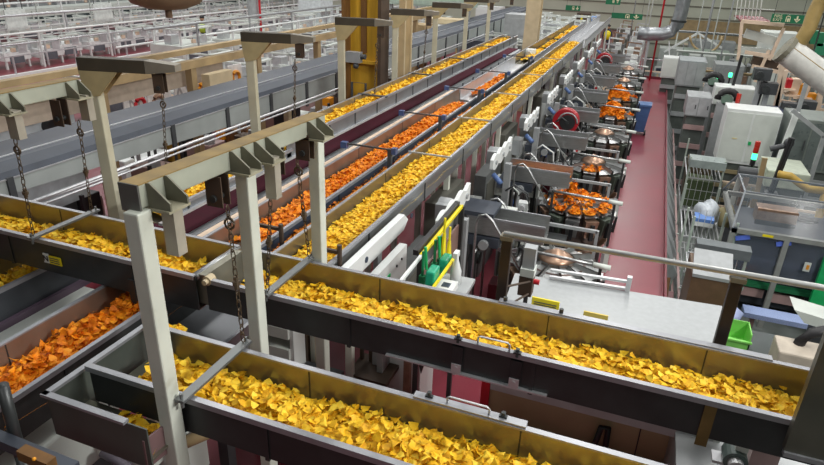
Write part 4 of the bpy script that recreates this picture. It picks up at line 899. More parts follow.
def bag(label, c, r, sz, mt_):
    m = MB(); m.ball((0, 0, 0), 1, 14); rr = random.Random(hash(label) % 999 if False else len(label))
    m.v = [(c[0]+p[0]*r[0]*(1+.15*math.sin(5*p[1]+3*p[2])), c[1]+p[1]*r[1]*(1+.15*math.sin(4*p[0]+2)), c[2]+max(-.6, p[2])*r[2]*(1+.2*math.sin(6*p[0]+2*p[1]))) for p in m.v]
    return tag(m.build('plastic_bag', mt_, smooth=True), label, 'bag')
GBAG = mat('green film', (.10, .50, .28), .3, 0, .15, 10); bag('green plastic bag on shelf of the nearest wire rack', (1.75, 12.4, -.62), (.3, .4, .28), 1, GBAG)
bag('pale green crumpled bag at right on nearest wire rack', (2.25, 12.4, -.68), (.28, .4, .24), 1, mat('pale green film', (.35, .6, .48), .3))
bag('clear blue white bag lying on grey hopper top by the wire rack', (2.3, 11.6, -.8), (.2, .25, .13), 1, mat('bluish film', (.45, .52, .8), .3))
bag('blue bag on bottom shelf of nearest wire rack', (1.62, 12.3, -1.25), (.25, .3, .25), 1, LBLUE)
bag('hazy clear bag in the second wire rack', (1.95, 15.4, -.2), (.3, .4, .28), 1, mat('hazy film', (.5, .55, .6), .3))
bag('brown paper sack in second wire rack', (2.35, 15.3, -.22), (.2, .3, .3), 1, mat('olive paper', (.28, .24, .12), .7))
r = loose('package_stack', 'blue topped white package on shelf of second wire rack', 'package', (1.85, 14.95, -.28), (.4, .4, .12), WHITE)
MB().cb((1.85, 14.95, -.19), .41, .41, .08).build('blue_sheet', mat('package blue', (.12, .25, .6), .5), r)
loose('carton_box', 'dark green carton under the third wire rack', 'box', (2.0, 19.2, -.9), (.7, .7, .8), mat('dark green carton', (.07, .10, .04), .6))
loose('carton_box', 'brown carton box stacked behind dark green carton', 'box', (2.0, 20.2, -.75), (.7, .7, 1.1), mat('dark brown carton', (.10, .075, .04), .7))
r = thing('grey_hopper', 'light grey sloped hopper with brown front behind the hand rail', 'hopper', (1.9, 10.7, GZ))
x0, x1, zb, zt = rectpix(692, 276, 727, 300, 10.4)
m = MB(); m.box(x0, x1, 10.4, 11.4, GZ, zt); m.build('hopper_body', mat('shaded hopper front', (.13, .075, .04), .5), r)  # shade on the hopper front is put into its brown colour
m = MB(); m.prism([(x0, 10.38, zt), (x0, 10.38, zt+.06), (x0, 10.95, zt+.3), (x0, 10.95, zt+.24)], (x1-x0, 0, 0)); m.build('sloped_top', ALU, r)
m = MB(); m.box(x0-.14, x0-.04, 10.3, 12.4, -1.1, -1.0); m.bar((x0-.09, 10.4, -1.9), (x0-.09, 12.2, -.9), .12, .05); m.build('side_stringer', mat('dusty rose paint', (.33, .16, .17), .5), r)
m = MB(); m.bar((x0-.3, 10.9, -1.9), (x0-.3, 12.4, -.5), .06); m.bar((x0-.2, 10.5, -1.9), (x0-.2, 12.0, -.5), .06); m.build('brown_brace', RUST, r)
m = MB(); m.lathe([(.12, 0), (.14, .3), (.1, .7), (.13, 1.1)], (x1+.12, 10.6, GZ), 12); m.build('foil_roll', STEELL, r)
# generic machine with plinth, body, doors
def machine(label, u0, v0, u1, v1, y, depth, body, door=None, ndoor=2, name='machine_cabinet', cat='machine', zb=None, extra=True, group=None, z0=GZ):
    x0, x1, b, t = rectpix(u0, v0, u1, v1, y)
    r = thing(name, label, cat, ((x0+x1)/2, y+depth/2, z0), group)
    zb = b if zb is None else zb
    m = MB(); m.box(x0, x1, y, y+depth, zb, t); m.build('body', body, r, bevel=.015)
    if zb > z0+.02:
        m = MB(); m.box(x0+.08, x1-.08, y+.08, y+depth-.08, z0, zb); m.build('plinth', mat('plinth grey green', (.10, .115, .105), .5), r)
        for q in range(4): MB().box(x0+.05, x1-.05, y-.0, y+.05, z0+(zb-z0)*(q+.3)/4, z0+(zb-z0)*(q+.55)/4).build('plinth_bar', (PINK, OLIVE, ALU)[len(label) % 3], r)
    for k in range(ndoor):
        a = x0+(x1-x0)*(k+.04)/ndoor; c_ = x0+(x1-x0)*(k+.96)/ndoor
        dd = MB().box(a, c_, y-.015, y, zb+(t-zb)*.06, zb+(t-zb)*.94).build('door', door or body, r)
        if extra: MB().box(c_-.08, c_-.05, y-.04, y-.015, zb+(t-zb)*.4, zb+(t-zb)*.6).build('handle', DGREY, dd)
    return r, (x0, x1, zb, t)
r, bb = machine('large white twin door machine cabinet right of the walkway', 728, 108, 768, 168, 20, .9, WHITE, OFFW, 2, extra=False)
x0, x1, zb, zt = bb
m = MB(); m.box(x0+.3, x0+.43, 19.975, 19.985, zb+.75, zb+.78); m.build('yellow_label', mat('pale yellow label', (.7, .6, .3), .5), r)
m = MB(); m.box(x0+.75, x0+.83, 19.96, 19.985, zb+.62, zb+.72); m.build('green_mark', GREEN, r)
r, bb = machine('white cabinet behind the twin door cabinet', 716, 86, 752, 108, 24, .8, WHITE, OFFW, 2, extra=False)
r, bb = machine('narrow white upright cabinet at right end of red walkway', 664, 57, 678, 79, 30, .8, WHITE, OFFW, 1, extra=False)
r, bb = machine('grey ghosted wire mesh cabinet behind third wire rack', 680, 60, 702, 88, 27, 1.5, mat('mesh grey', (.33, .36, .37), .5, .3), ALU, 3, extra=False)
r, bb = machine('low white bench machine nearer than the twin door cabinet', 688, 96, 708, 118, 22.5, 1.2, ALU, STEELL, 2)
# black domed motors
for (u, v, y, lb) in ((727, 100, 21.5, 'black round motor cover in front of white cabinets'), (713, 82, 25, 'black round motor cover behind the wire racks')):
    c = at(u, v, y=y); r = thing('motor_cover', lb, 'motor', (c[0], y, GZ))
    m = MB(); pts = [(c[0]+.28*math.cos(t), y, c[2]+.28*math.sin(t)) for t in [math.pi*k/10 for k in range(11)]]; m.tube(pts, .1, 8); m.build('cover_arch', BLACK, r, smooth=True)
    m = MB(); m.cyl((c[0], y-.05, c[2]), (c[0], y+.15, c[2]), .17, 16); m.build('motor_drum', mat('green steel', (.2, .3, .24), .4, .4), r)
    m = MB(); m.cb((c[0], y+.1, (c[2]-.1+GZ)/2), .5, .3, c[2]-.1-GZ); m.build('motor_stand', ALU, r)
# beacons
def beacon(label, u, v, y, cols):
    c = at(u, v, y=y); r = thing('signal_tower', label, 'signal light', (c[0], y, GZ)); h = .16
    for k, mt_ in enumerate(cols): MB().cyl((c[0], y, c[2]+k*h), (c[0], y, c[2]+(k+1)*h-.01), .065, 14).build('lamp_lens', mt_, r, smooth=False)
    m = MB(); m.cyl((c[0], y, GZ), (c[0], y, c[2]), .03, 10); m.build('pole', BLACK, r)
beacon('signal tower with lit green and dark red lamps before the twin door cabinet', 752, 165, 17.5, (BLACK, LEDG, LEDR, LEDR))
beacon('thin red signal lamp above black motor cover', 737, 104, 21, (LEDR, LEDR))
for u, v, y, lb in ((718, 79, 26, 'left of two small green lamps on far machine'), (730, 77, 26, 'right of two small green lamps on far machine')):
    beacon(lb, u, v, y, (LEDG,))
# black post, hoses, white post near the clear hood
a = at(771, 192, y=16.5); b = at(792, 138, y=16.5)
r = thing('black_mast', 'black articulated mast leaning right of the twin door cabinet', 'mast', (a[0], 16.5, GZ))
m = MB(); m.bar(a, b, .12, .12); m.build('mast_bar', BLACK, r)
m = MB(); m.bar((a[0]+.02, 16.48, a[2]), (b[0]+.02, 16.48, b[2]), .03, .14); m.build('mast_strip', STEELD, r)
m = MB(); m.cyl(at(770, 149, y=16.6), at(788, 145, y=16.6), .07, 12); m.ball(at(789, 143, y=16.6), .12, 12); m.build('arm_joint', DGREY, r)
m = MB(); m.cb((a[0], 16.5, (a[2]+GZ)/2), .3, .3, a[2]-GZ); m.build('mast_base', DGREY, r)
r = tag(MB().bar(at(775, 170, y=19), at(797, 112, y=19), .14, .1).bar(at(775, 170, y=19), (at(775, 170, y=19)[0], 19, GZ), .14, .1).build('white_strut', WHITE), 'white leaning strut behind the black mast', 'strut')
c = at(748, 172, y=16.8)
r = thing('roll_motor', 'dark horizontal motor drum beside signal tower', 'motor', (c[0], 16.8, GZ))
m = MB(); m.cyl((c[0]-.22, 16.8, c[2]), (c[0]+.2, 16.8, c[2]), .13, 16); m.build('drum', DGREY, r, smooth=False)
m = MB(); m.cb((c[0], 16.8, (c[2]-.13+GZ)/2), .12, .12, c[2]-.13-GZ); m.build('drum_post', BRONZE, r)
for u0, v0, u1, v1, lb in ((765, 158, 757, 192, 'tan flat upright bar beside signal tower'), (743, 170, 735, 192, 'pale curved upright arm left of signal tower')):
    a = at(u0, v0, y=17); b = at(u1, v1, y=17); m = MB(); m.bar((b[0], 17, GZ), b, .12, .06); m.bar(b, a, .12, .06); tag(m.build('flat_upright', TAN if u0 > 750 else OFFW), lb, 'bar')
pts = [at(u, v, y=16.2) for u, v in ((778, 174), (790, 176), (799, 183), (808, 189), (826, 191))]
m = MB(); m.tube(pts, .09, 10); m.tube([pts[-1], (pts[-1][0]+.1, 16.2, GZ)], .09, 10); tag(m.build('yellow_hose', mat('ochre hose', (.55, .36, .07), .5), smooth=True), 'ochre yellow hose curving above the clear hood', 'hose')
r, bb = machine('pale rounded machine behind the ochre hose', 768, 170, 806, 192, 17.6, 1.4, mat('pale green white', (.5, .55, .45), .5), None, 1, extra=False)
# grey cabinets on the far right
r, bb = machine('grey green glass doored cabinet at right picture edge', 793, 118, 842, 176, 19.5, 1.5, mat('grey green frame', (.22, .25, .23), .5, .2), mat('dark glazed panel', (.13, .155, .15), .3), 3, name='glazed_cabinet')
r, bb = machine('navy panelled cabinet behind white strut', 770, 113, 796, 165, 21.5, 1.3, mat('navy panel', (.06, .075, .13), .4), mat('blue panel', (.08, .11, .22), .4), 3, name='panel_cabinet')
# case packer under a clear hood
Yf = 13.5
pk = thing('case_packer', 'large machine under clear trapezoid hood at the right edge', 'machine', (3.4, 14.5, GZ))
x0, x1, zl, zr_ = at(733, 226, y=Yf)[0], 5.0, at(733, 228, y=Yf)[2], 0
m = MB(); m.box(x0, x1, Yf, Yf+.1, zl-.1, zl); m.box(x0, x0+.1, Yf, Yf+2.6, zl-.1, zl); m.box(x0, x1, Yf+2.5, Yf+2.6, zl-.1, zl); m.build('hood_frame', mat('grey beam', (.30, .31, .29), .5, .2), pk)
t0 = zl+.55
m = MB(); q = [(x0, Yf, zl), (x1, Yf, zl), (x1, Yf+.9, t0), (x0+.2, Yf+.9, t0), (x0+.2, Yf+2.2, t0), (x0, Yf+2.6, zl), (x1, Yf+2.2, t0)]
m.add(q, [(0, 1, 2, 3), (3, 2, 6, 4), (0, 3, 4, 5)]); m.build('clear_hood', mat('hood polycarbonate', (.16, .19, .22), .15, 0, .1, 3, alpha=.3), pk)
m = MB()
for A, B in ((0, 3), (3, 2), (3, 4), (4, 6), (4, 5)): m.bar(q[A], q[B], .035)
m.build('hood_edge', mat('hood edge grey', (.2, .22, .24), .4), pk)
c = at(779, 222, y=Yf+.35)
m = MB(); m.box(c[0]-.42, c[0]+.35, Yf+.5, Yf+.9, zl+.05, zl+.35); dr = m.build('drive_unit', BRONZE, pk)
m = MB(); m.box(c[0]-.42, c[0]+.35, Yf+.48, Yf+.5, zl-.0, zl+.1); m.build('drive_base', DGREY, dr)
m = MB(); m.cyl((c[0]+.35, Yf+.6, zl+.25), (c[0]+.75, Yf+.6, zl+.2), .05, 8); m.cyl((c[0]+.35, Yf+.75, zl+.15), (c[0]+.7, Yf+.75, zl+.12), .05, 8); m.build('drive_cylinder', BLACK, dr)
m = MB(); m.box(c[0]-.3, c[0]-.1, Yf-.01, Yf, zl-.08, zl-.03); m.build('yellow_label', YEL, pk)
for x in (x0+.03, x0+1.05, x0+2.0): MB().cb((x, Yf+.05, (zl-.1+GZ)/2), .1, .1, zl-.1-GZ).build('frame_post', mat('grey beam', (.3, .31, .29)), pk)
MB().box(x0+.1, x1, Yf+.08, Yf+.1, zl-.95, zl-.12).build('window', mat('tinted window', (.12, .14, .18), .12, 0, .1, 3, alpha=.55), pk)
m = MB(); m.box(x0+.15, x1-.1, Yf+.45, Yf+2.4, zl-.32, zl-.3); m.build('inner_deck', mat('inner deck grey', (.09, .10, .12), .4, .3), pk)
m = MB(); m.box(x0+.2, x1-.1, Yf+.5, Yf+2.2, GZ+.3, zl-.35); m.build('inner_machine', mat('inner machine dark', (.025, .03, .04), .5), pk)
m = MB(); m.box(x0+.25, x0+1.0, Yf+.35, Yf+.5, GZ+.55, GZ+.75); m.box(x0+1.1, x0+1.8, Yf+.35, Yf+.5, GZ+.5, GZ+.7); m.build('pink_panel', PINK, pk)
m = MB(); m.box(x0+.2, x0+1.9, Yf+.3, Yf+.5, GZ+.8, GZ+.88); m.build('green_strip', mat('deep green', (.02, .2, .08), .5), pk)
for du, dv in ((742, 238), (783, 244)):
    cc = at(du, dv, y=Yf+.06); m = MB(); m.bar((cc[0]-.12, Yf+.06, cc[2]-.03), (cc[0]+.14, Yf+.06, cc[2]+.05), .02, .1); m.build('blue_tape', mat('blue tape', (.12, .2, .75), .4), pk)
cc = at(807, 267, y=Yf-.02); m = MB(); m.cb((cc[0], Yf-.02, cc[2]), .12, .02, .2); lb_ = m.build('white_tag', OFFW, pk); MB().cb((cc[0]+.01, Yf-.035, cc[2]), .05, .01, .1).build('orange_mark', AMBER, lb_)
m = MB(); m.box(at(819, 270, y=Yf)[0], x1, Yf-.1, Yf, GZ+.4, zl-.3); m.build('green_panel', GREEN, pk)
# pale blue slatted belt in front of it
be = thing('slat_belt', 'pale blue perforated conveyor belt in front of the clear hooded machine', 'conveyor', (3.4, 12.3, GZ))
a = at(744, 310, y=12.2); b = at(822, 327, y=12.2)
m = MB(); m.box(a[0], 5, 12.1, 12.45, a[2]-.1, a[2]); m.build('belt', mat('belt blue', (.30, .38, .62), .5, 0, .2, 60), be)
for x in (a[0]+.2, a[0]+1.3, a[0]+2.2): MB().cb((x, 12.27, (a[2]-.1+GZ)/2), .08, .08, max(.05, a[2]-.1-GZ)).build('leg', PINK, be)
# low dark conveyors with orange snacks, green crate
sc = thing('floor_conveyor', 'dark low conveyor bed with scattered orange snacks behind green crate', 'conveyor', (2.9, 11, GZ))
m = MB(); m.box(2.15, 4.6, 10.8, 11.4, GZ, GZ+.25); m.build('conveyor_bed', mat('dark teal grey', (.07, .085, .085), .5), sc)
m = MB(); m.box(2.15, 4.6, 10.75, 10.8, GZ, GZ+.32); m.build('side_rail', STEELD, sc)
p = pile('orange_chips', 'scattered orange snacks on the low dark conveyor at right', 'o', (2.8, 11.1, GZ+.27)); p.strip((2.25, 11.1), (3.5, 11.15), .16, GZ+.31, GZ+.27, 300, .09); p.done()
c = at(736, 342, y=9.6)
gc = thing('plastic_crate', 'light green plastic crate on lower floor right of the brown rail post', 'crate', (c[0], 9.8, c[2]-.25))
m = MB(); x0, x1, z0, z1 = c[0]-.2, c[0]+.2, c[2]-.16, c[2]+.18
m.box(x0, x1, 9.6, 9.62, z0, z1-.14); m.box(x0, x1, 10.0, 10.02, z0, z1); m.box(x0, x0+.02, 9.6, 10.0, z0, z1); m.box(x1-.02, x1, 9.6, 10.0, z0, z1); m.box(x0, x1, 9.6, 10.02, z0, z0+.02); m.build('crate_shell', LGREEN, gc)
m = MB(); m.box(x0-.02, x1+.02, 9.57, 9.62, z1-.16, z1-.13); m.build('crate_rim', LGREEN, gc)
loose('low_table', 'dark grey table under green crate and snack conveyor', 'table', (c[0]+.6, 9.9, (z0+GZ)/2), (2.4, 1.0, z0-GZ), mat('dark teal grey', (.07, .085, .085)))
a = at(812, 322, y=10.6)
r = thing('white_hood', 'white curved machine hood at right edge above black hose', 'hood', (a[0], 10.8, GZ))
m = MB(); m.prism([(a[0]-.3, 10.6, a[2]+.16), (a[0]+.6, 10.6, a[2]+.04), (a[0]+.6, 10.6, a[2]-.15), (a[0]-.1, 10.6, a[2]-.05)], (0, .5, 0)); m.build('hood_shell', OFFW, r)
m = MB(); m.cb((a[0]+.3, 10.85, (a[2]-.1+GZ)/2), .4, .4, a[2]-.1-GZ); m.build('hood_foot', DGREY, r)
pts = [at(u, v, y=9.3) for u, v in ((794, 352), (800, 342), (812, 333), (830, 330))]
m = MB(); m.tube([(pts[0][0], 9.3, GZ)]+pts, .08, 10); tag(m.build('black_hose', BLACK, smooth=True), 'black corrugated hose arching at lower right edge', 'hose')
c = at(800, 354, y=9.0)
loose('pale_cover', 'pale beige machine cover at right behind upper chip conveyor', 'cover', (c[0]+.1, 9.2, (c[2]+GZ)/2), (.75, .5, c[2]-GZ), mat('beige cover', (.5, .44, .36), .5), .03)
# platform stairs and shelving further right: cream frames
fr = thing('access_platform', 'cream steel access platform with stair and red deck below the fire exit sign', 'platform', (5.5, 26, GZ))
Y2 = 25.5
def L(mb, u0, v0, u1, v1, y, w=.1): mb.bar(at(u0, v0, y=y), at(u1, v1, y=y), w, w); return mb
for q in ((769, 50, 755, 82), (792, 52, 777, 100), (784, 28, 769, 60), (742, 22, 738, 60)):
    L(MB(), *q, Y2).build('frame_post', PEACH, fr)
m = MB(); L(m, 741, 21, 784, 25, Y2, .12); L(m, 745, 52, 780, 58, Y2, .12); L(m, 752, 66, 778, 72, Y2, .12); m.build('cross_beam', PEACH, fr)
a = at(741, 20, y=Y2); b = at(772, 20, y=Y2)
m = MB(); m.box(a[0], b[0], Y2, Y2+2.5, a[2]-.05, a[2]); m.build('red_deck', RED, fr)
m = MB(); L(m, 745, 33, 778, 42, Y2+.5, .3); L(m, 740, 50, 775, 53, Y2+.6, .25); m.build('curved_duct', OFFW, fr)
m = MB(); L(m, 752, 60, 780, 66, Y2+.3, .3); m.build('brown_tray', DBROWN, fr)
m = MB()
for k in range(7): L(m, 738+k*4, 0, 735+k*4, 20, Y2+1, .03)
L(m, 738, 8, 775, 10, Y2+1, .03); m.build('railing', OFFW, fr)
# row of product racks far right with yellow and orange goods
pr = thing('goods_rack', 'cream upright rack with yellow and red goods right of the black masts', 'rack', (6.3, 23, GZ))
for u0, v0, u1, v1 in ((782, 62, 777, 100), (786, 70, 775, 112), (810, 82, 801, 104), (822, 88, 818, 108)): b_ = at(u1, v1, y=23); L(MB(), u0, v0, u1, v1, 23, .13).bar(b_, (b_[0], 23, GZ), .13).build('rack_post', PEACH, pr)
m = MB(); L(m, 778, 66, 824, 84, 23.2, .1); L(m, 778, 100, 830, 112, 23.2, .1); m.build('rack_beam', PEACH, pr)
for k, (u, v, mt_, cn, w, h) in enumerate(((803, 90, AMBER, 'upper amber', .35, .4), (809, 98, AMBER, 'lower amber', .35, .35), (789, 83, REDP, 'small red', .2, .3), (795, 86, PEACH, 'peach', .3, .5))):
    c = at(u, v, y=23.6); loose('goods_sack', cn+' sack in the cream goods rack', 'sack', c, (w, .3, h), mt_, .03); MB().box(c[0]-w/2-.1, c[0]+w/2+.1, 23.3, 23.9, c[2]-h/2-.06, c[2]-h/2).build('rack_shelf', PEACH, pr)
for k, (u, v) in enumerate(((790, 108), (806, 106), (800, 118), (762, 74), (768, 88))):
    c = at(u, v, y=22.5); r = thing('small_motor', ORD[k]+' dark machine head of the cluster beside the cream goods rack', 'motor', (c[0], 22.5, GZ), 'dark machine heads by the goods rack')
    m = MB(); m.cb(c, .5, .4, .35); m.build('head_body', DGREY, r); m = MB(); m.cyl((c[0]-.1, 22.3, c[2]), (c[0]-.1, 22.1, c[2]), .12, 10); m.build('head_nose', STEELD, r); m = MB(); m.cb((c[0], 22.5, (c[2]-.17+GZ)/2), .15, .15, c[2]-.17-GZ); m.build('head_post', ALU, r)
for k, (u0, v0, u1, v1, y) in enumerate(((742, 55, 731, 92, 24.5), (767, 75, 755, 110, 23))):
    m = MB(); L(m, u0, v0, u1, v1, y, .09); b = at(u1, v1, y=y); m.bar(b, (b[0], y, GZ), .09); tag(m.build('dark_mast', BLACK), ('farther', 'nearer')[k]+' thin black mast beside the white cabinets', 'mast')
m = MB(); L(m, 792, 110, 824, 136, 18.5, .1); b_ = at(824, 136, y=18.5); m.bar(b_, (b_[0], 18.5, GZ), .1); tag(m.build('grey_boom', ALU), 'grey boom sloping down to right picture edge above glazed cabinet', 'boom')
# rolled duct at right edge
a = at(786, 50, y=14); b = at(832, 84, y=14)
r = thing('fabric_duct', 'thick white duct with ochre elbow at upper right edge', 'duct', (2.7, 14, 3))
m = MB(); d = np.array(b)-np.array(a); m.tube([tuple(np.array(a)+d*t) for t in np.linspace(0, 1.6, 8)], .25, 20); m.build('white_duct', mat('duct white', (.66, .66, .62), .5), r, smooth=True)
m = MB(); e = [at(u, v, y=14) for u, v in ((790, 53), (793, 48), (801, 41), (809, 28), (815, 12), (823, -4), (835, -14))]; m.tube(e, .13, 16); m.build('ochre_elbow', mat('ochre duct', (.35, .25, .09), .5, 0, .2, 4), r, smooth=True)
m = MB(); m.tube([tuple(np.array(a)+d*t) for t in (-.05, .03)], .27, 20); m.build('collar', mat('dark collar', (.2, .19, .14), .5), r)
m = MB(); m.tube([tuple(np.array(a)+d*t+np.array([0, -.22, .12])) for t in (0, 1.6)], .012, 6); m.build('seam', TAN, r)
for k, t in enumerate((.5, 1.3)): q = np.array(a)+d*t; m = MB(); m.tube([tuple(q+np.array([0, 0, .2])), (q[0], q[1], 9.5)], .012, 6); m.build('hanger_wire', STEELD, r)
# fire exit signs
def exit_sign(label, u0, v0, u1, v1, y, lines, door=True):
    x0, x1, zb, zt = rectpix(u0, v0, u1, v1, y); r = thing('exit_sign', label, 'sign', ((x0+x1)/2, y, zb)); W = x1-x0; Hh = zt-zb
    MB().box(x0, x1, y, y+.03, zb, zt).build('sign_panel', SIGNG, r)
    PALE = mat('sign ivory', (.8, .75, .5), .5)
    if lines:
        for k, ln in enumerate(lines): text(ln, 'lettering', Hh*.5, PALE, (x0+W*.20, y-.006, zt-Hh*(.27+.42*k)), (1, 0, 0), (0, 0, 1), r)
    cx = x0+W*.52; m = MB()
    m.box(cx-W*.07, cx-W*.045, y-.008, y, zb+Hh*.15, zt-Hh*.15); m.box(cx+W*.045, cx+W*.07, y-.008, y, zb+Hh*.15, zt-Hh*.15); m.box(cx-W*.07, cx+W*.07, y-.008, y, zt-Hh*.27, zt-Hh*.15); m.box(cx-W*.02, cx+W*.03, y-.008, y, zb+Hh*.15, zb+Hh*.55); m.build('door_symbol', PALE, r)
    cx = x0+W*.8; m = MB(); m.box(cx-W*.025, cx+W*.025, y-.008, y, zb+Hh*.3, zt-Hh*.15); m.prism([(cx-W*.1, y-.008, zb+Hh*.5), (cx, y-.008, zb+Hh*.12), (cx+W*.1, y-.008, zb+Hh*.5), (cx+W*.06, y-.008, zb+Hh*.55), (cx, y-.008, zb+Hh*.36), (cx-W*.06, y-.008, zb+Hh*.55)], (0, .008, 0)); m.build('arrow_symbol', PALE, r)
    m = MB()
    for x in (x0+.06, x1-.06): m.tube([(x, y+.015, zt), (x, y+.015, 9.5)], .008, 6)
    m.build('hanger_wire', STEELD, r)
    return r
exit_sign('large green FIRE EXIT sign with arrow hanging at upper right', 772.5, 13.5, 802.5, 24, 25, ('FIRE', 'EXIT'))
exit_sign('small dark green exit sign at centre of the far wall', 566, 5, 580, 11, 46, None)
exit_sign('bright green exit sign at the top edge right of centre', 607, -6, 620, 5, 47, None)
exit_sign('wide dark green exit sign low above far machinery', 612, 12.5, 642, 20, 44, None)
# green slatted crates at right edge
r = thing('crate_stack', 'green slatted crates on shelf at the upper right edge', 'crates', at(815, 38, y=20))
for k, (u, v) in enumerate(((808, 34), (814, 37), (820, 39))):
    c = at(u, v, y=20); MB().cb(c, .16, .3, .34).build('crate_slat', SIGNG, r)
c = at(822, 49, y=20); MB().cb(c, .35, .3, .3).build('green_bin', mat('dull bin green', (.02, .2, .1), .5), r)
m = MB(); L(m, 801, 37, 830, 46, 20.1, .1); m.build('shelf_beam', ALU, r)
c = at(818, 45, y=20.2); MB().cb((c[0], 20.25, (c[2]+GZ)/2), .1, .1, c[2]-GZ).build('shelf_post', ALU, r)
# big pipe at the end, red pole
r = thing('bent_pipe', 'thick grey metal pipe bending down at far end of the walkway', 'pipe', (.6, 34, 0))
pp = [at(u, v, y=32) for u, v in ((688, -25), (684, 0), (680, 16), (677, 25), (671, 31), (663, 34), (650, 34), (638, 33))]
m = MB(); m.tube(pp, .30, 18); m.build('pipe', mat('galvanised pipe', (.33, .35, .37), .35, .7, .12, 5), r, smooth=True)
m = MB(); q0, q1 = np.array(at(679, 20, y=32)), np.array(at(678.5, 22, y=32)); m.tube([tuple(q0), tuple(q1)], .34, 18); m.build('flange', STEELD, r)
m = MB(); m.cb((pp[-2][0], 32, pp[-2][2]/2-.1), .12, .12, pp[-2][2]-.2); m.build('pipe_stand', ALU, r)
b = at(650, 77, y=33)
tag(MB().tube([(b[0], 33, 0), (b[0], 33, 9.5)], .045, 8).build('red_pole', REDP, smooth=True), 'slim bright red pole at far end of the walkway', 'pole')
tag(MB().tube([(b[0]-.5, 33.4, 0), (b[0]-.5, 33.4, 9.5)], .03, 8).build('white_pole', OFFW, smooth=True), 'thin white pole left of the red pole', 'pole')
m = MB(); q = b
m.tube([(-.35, 33, 0), (-.35, 33, 1.0), (.9, 33, 1.0), (.9, 33, 0)], .03, 8); m.tube([(.9, 33, 1.0), (.9, 42, 1.0)], .03, 8)
tag(m.build('guard_rail', STEELL), 'bright guard rail across the far end of the walkway', 'railing')
# walkway side rail on its right, thin
# back area machines on the far right
rr = random.Random(5)
spec = [(690, 55, 716, 62, 40, mat('dull pale body', (.36, .39, .37), .5), 'pale'), (690, 40, 735, 50, 48, mat('dull grey body', (.27, .29, .29), .5), 'long grey'), (660, 48, 690, 56, 44, mat('dull pale body', (.36, .39, .37)), 'low pale'), (716, 64, 744, 72, 34, mat('dull grey body', (.27, .29, .29)), 'ribbed grey'), (684, 50, 730, 57, 42, mat('green grey body', (.2, .25, .21), .5), 'green grey'), (765, 32, 800, 40, 34, OFFW, 'white')]
for k, (u0, v0, u1, v1, y, mt_, cn) in enumerate(spec):
    machine(cn+' machine near the far wall, right of walkway', u0, v0, u1, v1, y, 1.5, mt_, None, 3, name='far_machine', extra=True, zb=GZ+.1)
m = MB(); L(m, 664, 52, 698, 33, 44, .12); L(m, 698, 33, 722, 48, 44, .12); L(m, 700, 34, 702, 52, 44, .08); tag(m.build('roof_truss', WHITE), 'white triangular truss against far machines right of the pipe', 'truss')
pts = [at(700+16*math.cos(t)+6, 36+16*math.sin(t), y=43) for t in [math.pi*k/12 for k in range(13)]]
m = MB(); m.tube(pts, .07, 8); tag(m.build('looped_hose', TAN, smooth=True), 'tan hose hanging in a loop below the white truss', 'hose')
for k, (u, y) in enumerate(((636, 45), (650, 42), (714, 40), (722, 42), (734, 36), (704, 46))):
    c = at(u, 0, y=y); tag(MB().tube([(c[0], y, GZ if c[0] > .93 else 0), (c[0], y, 9.5)], .035+.03*(k == 2), 8).build('service_pole', (ALU, OFFW)[k % 2], smooth=True), '%s thin service pole from the left before the far wall' % ORD[k].replace('nearest', 'first'), 'pole')

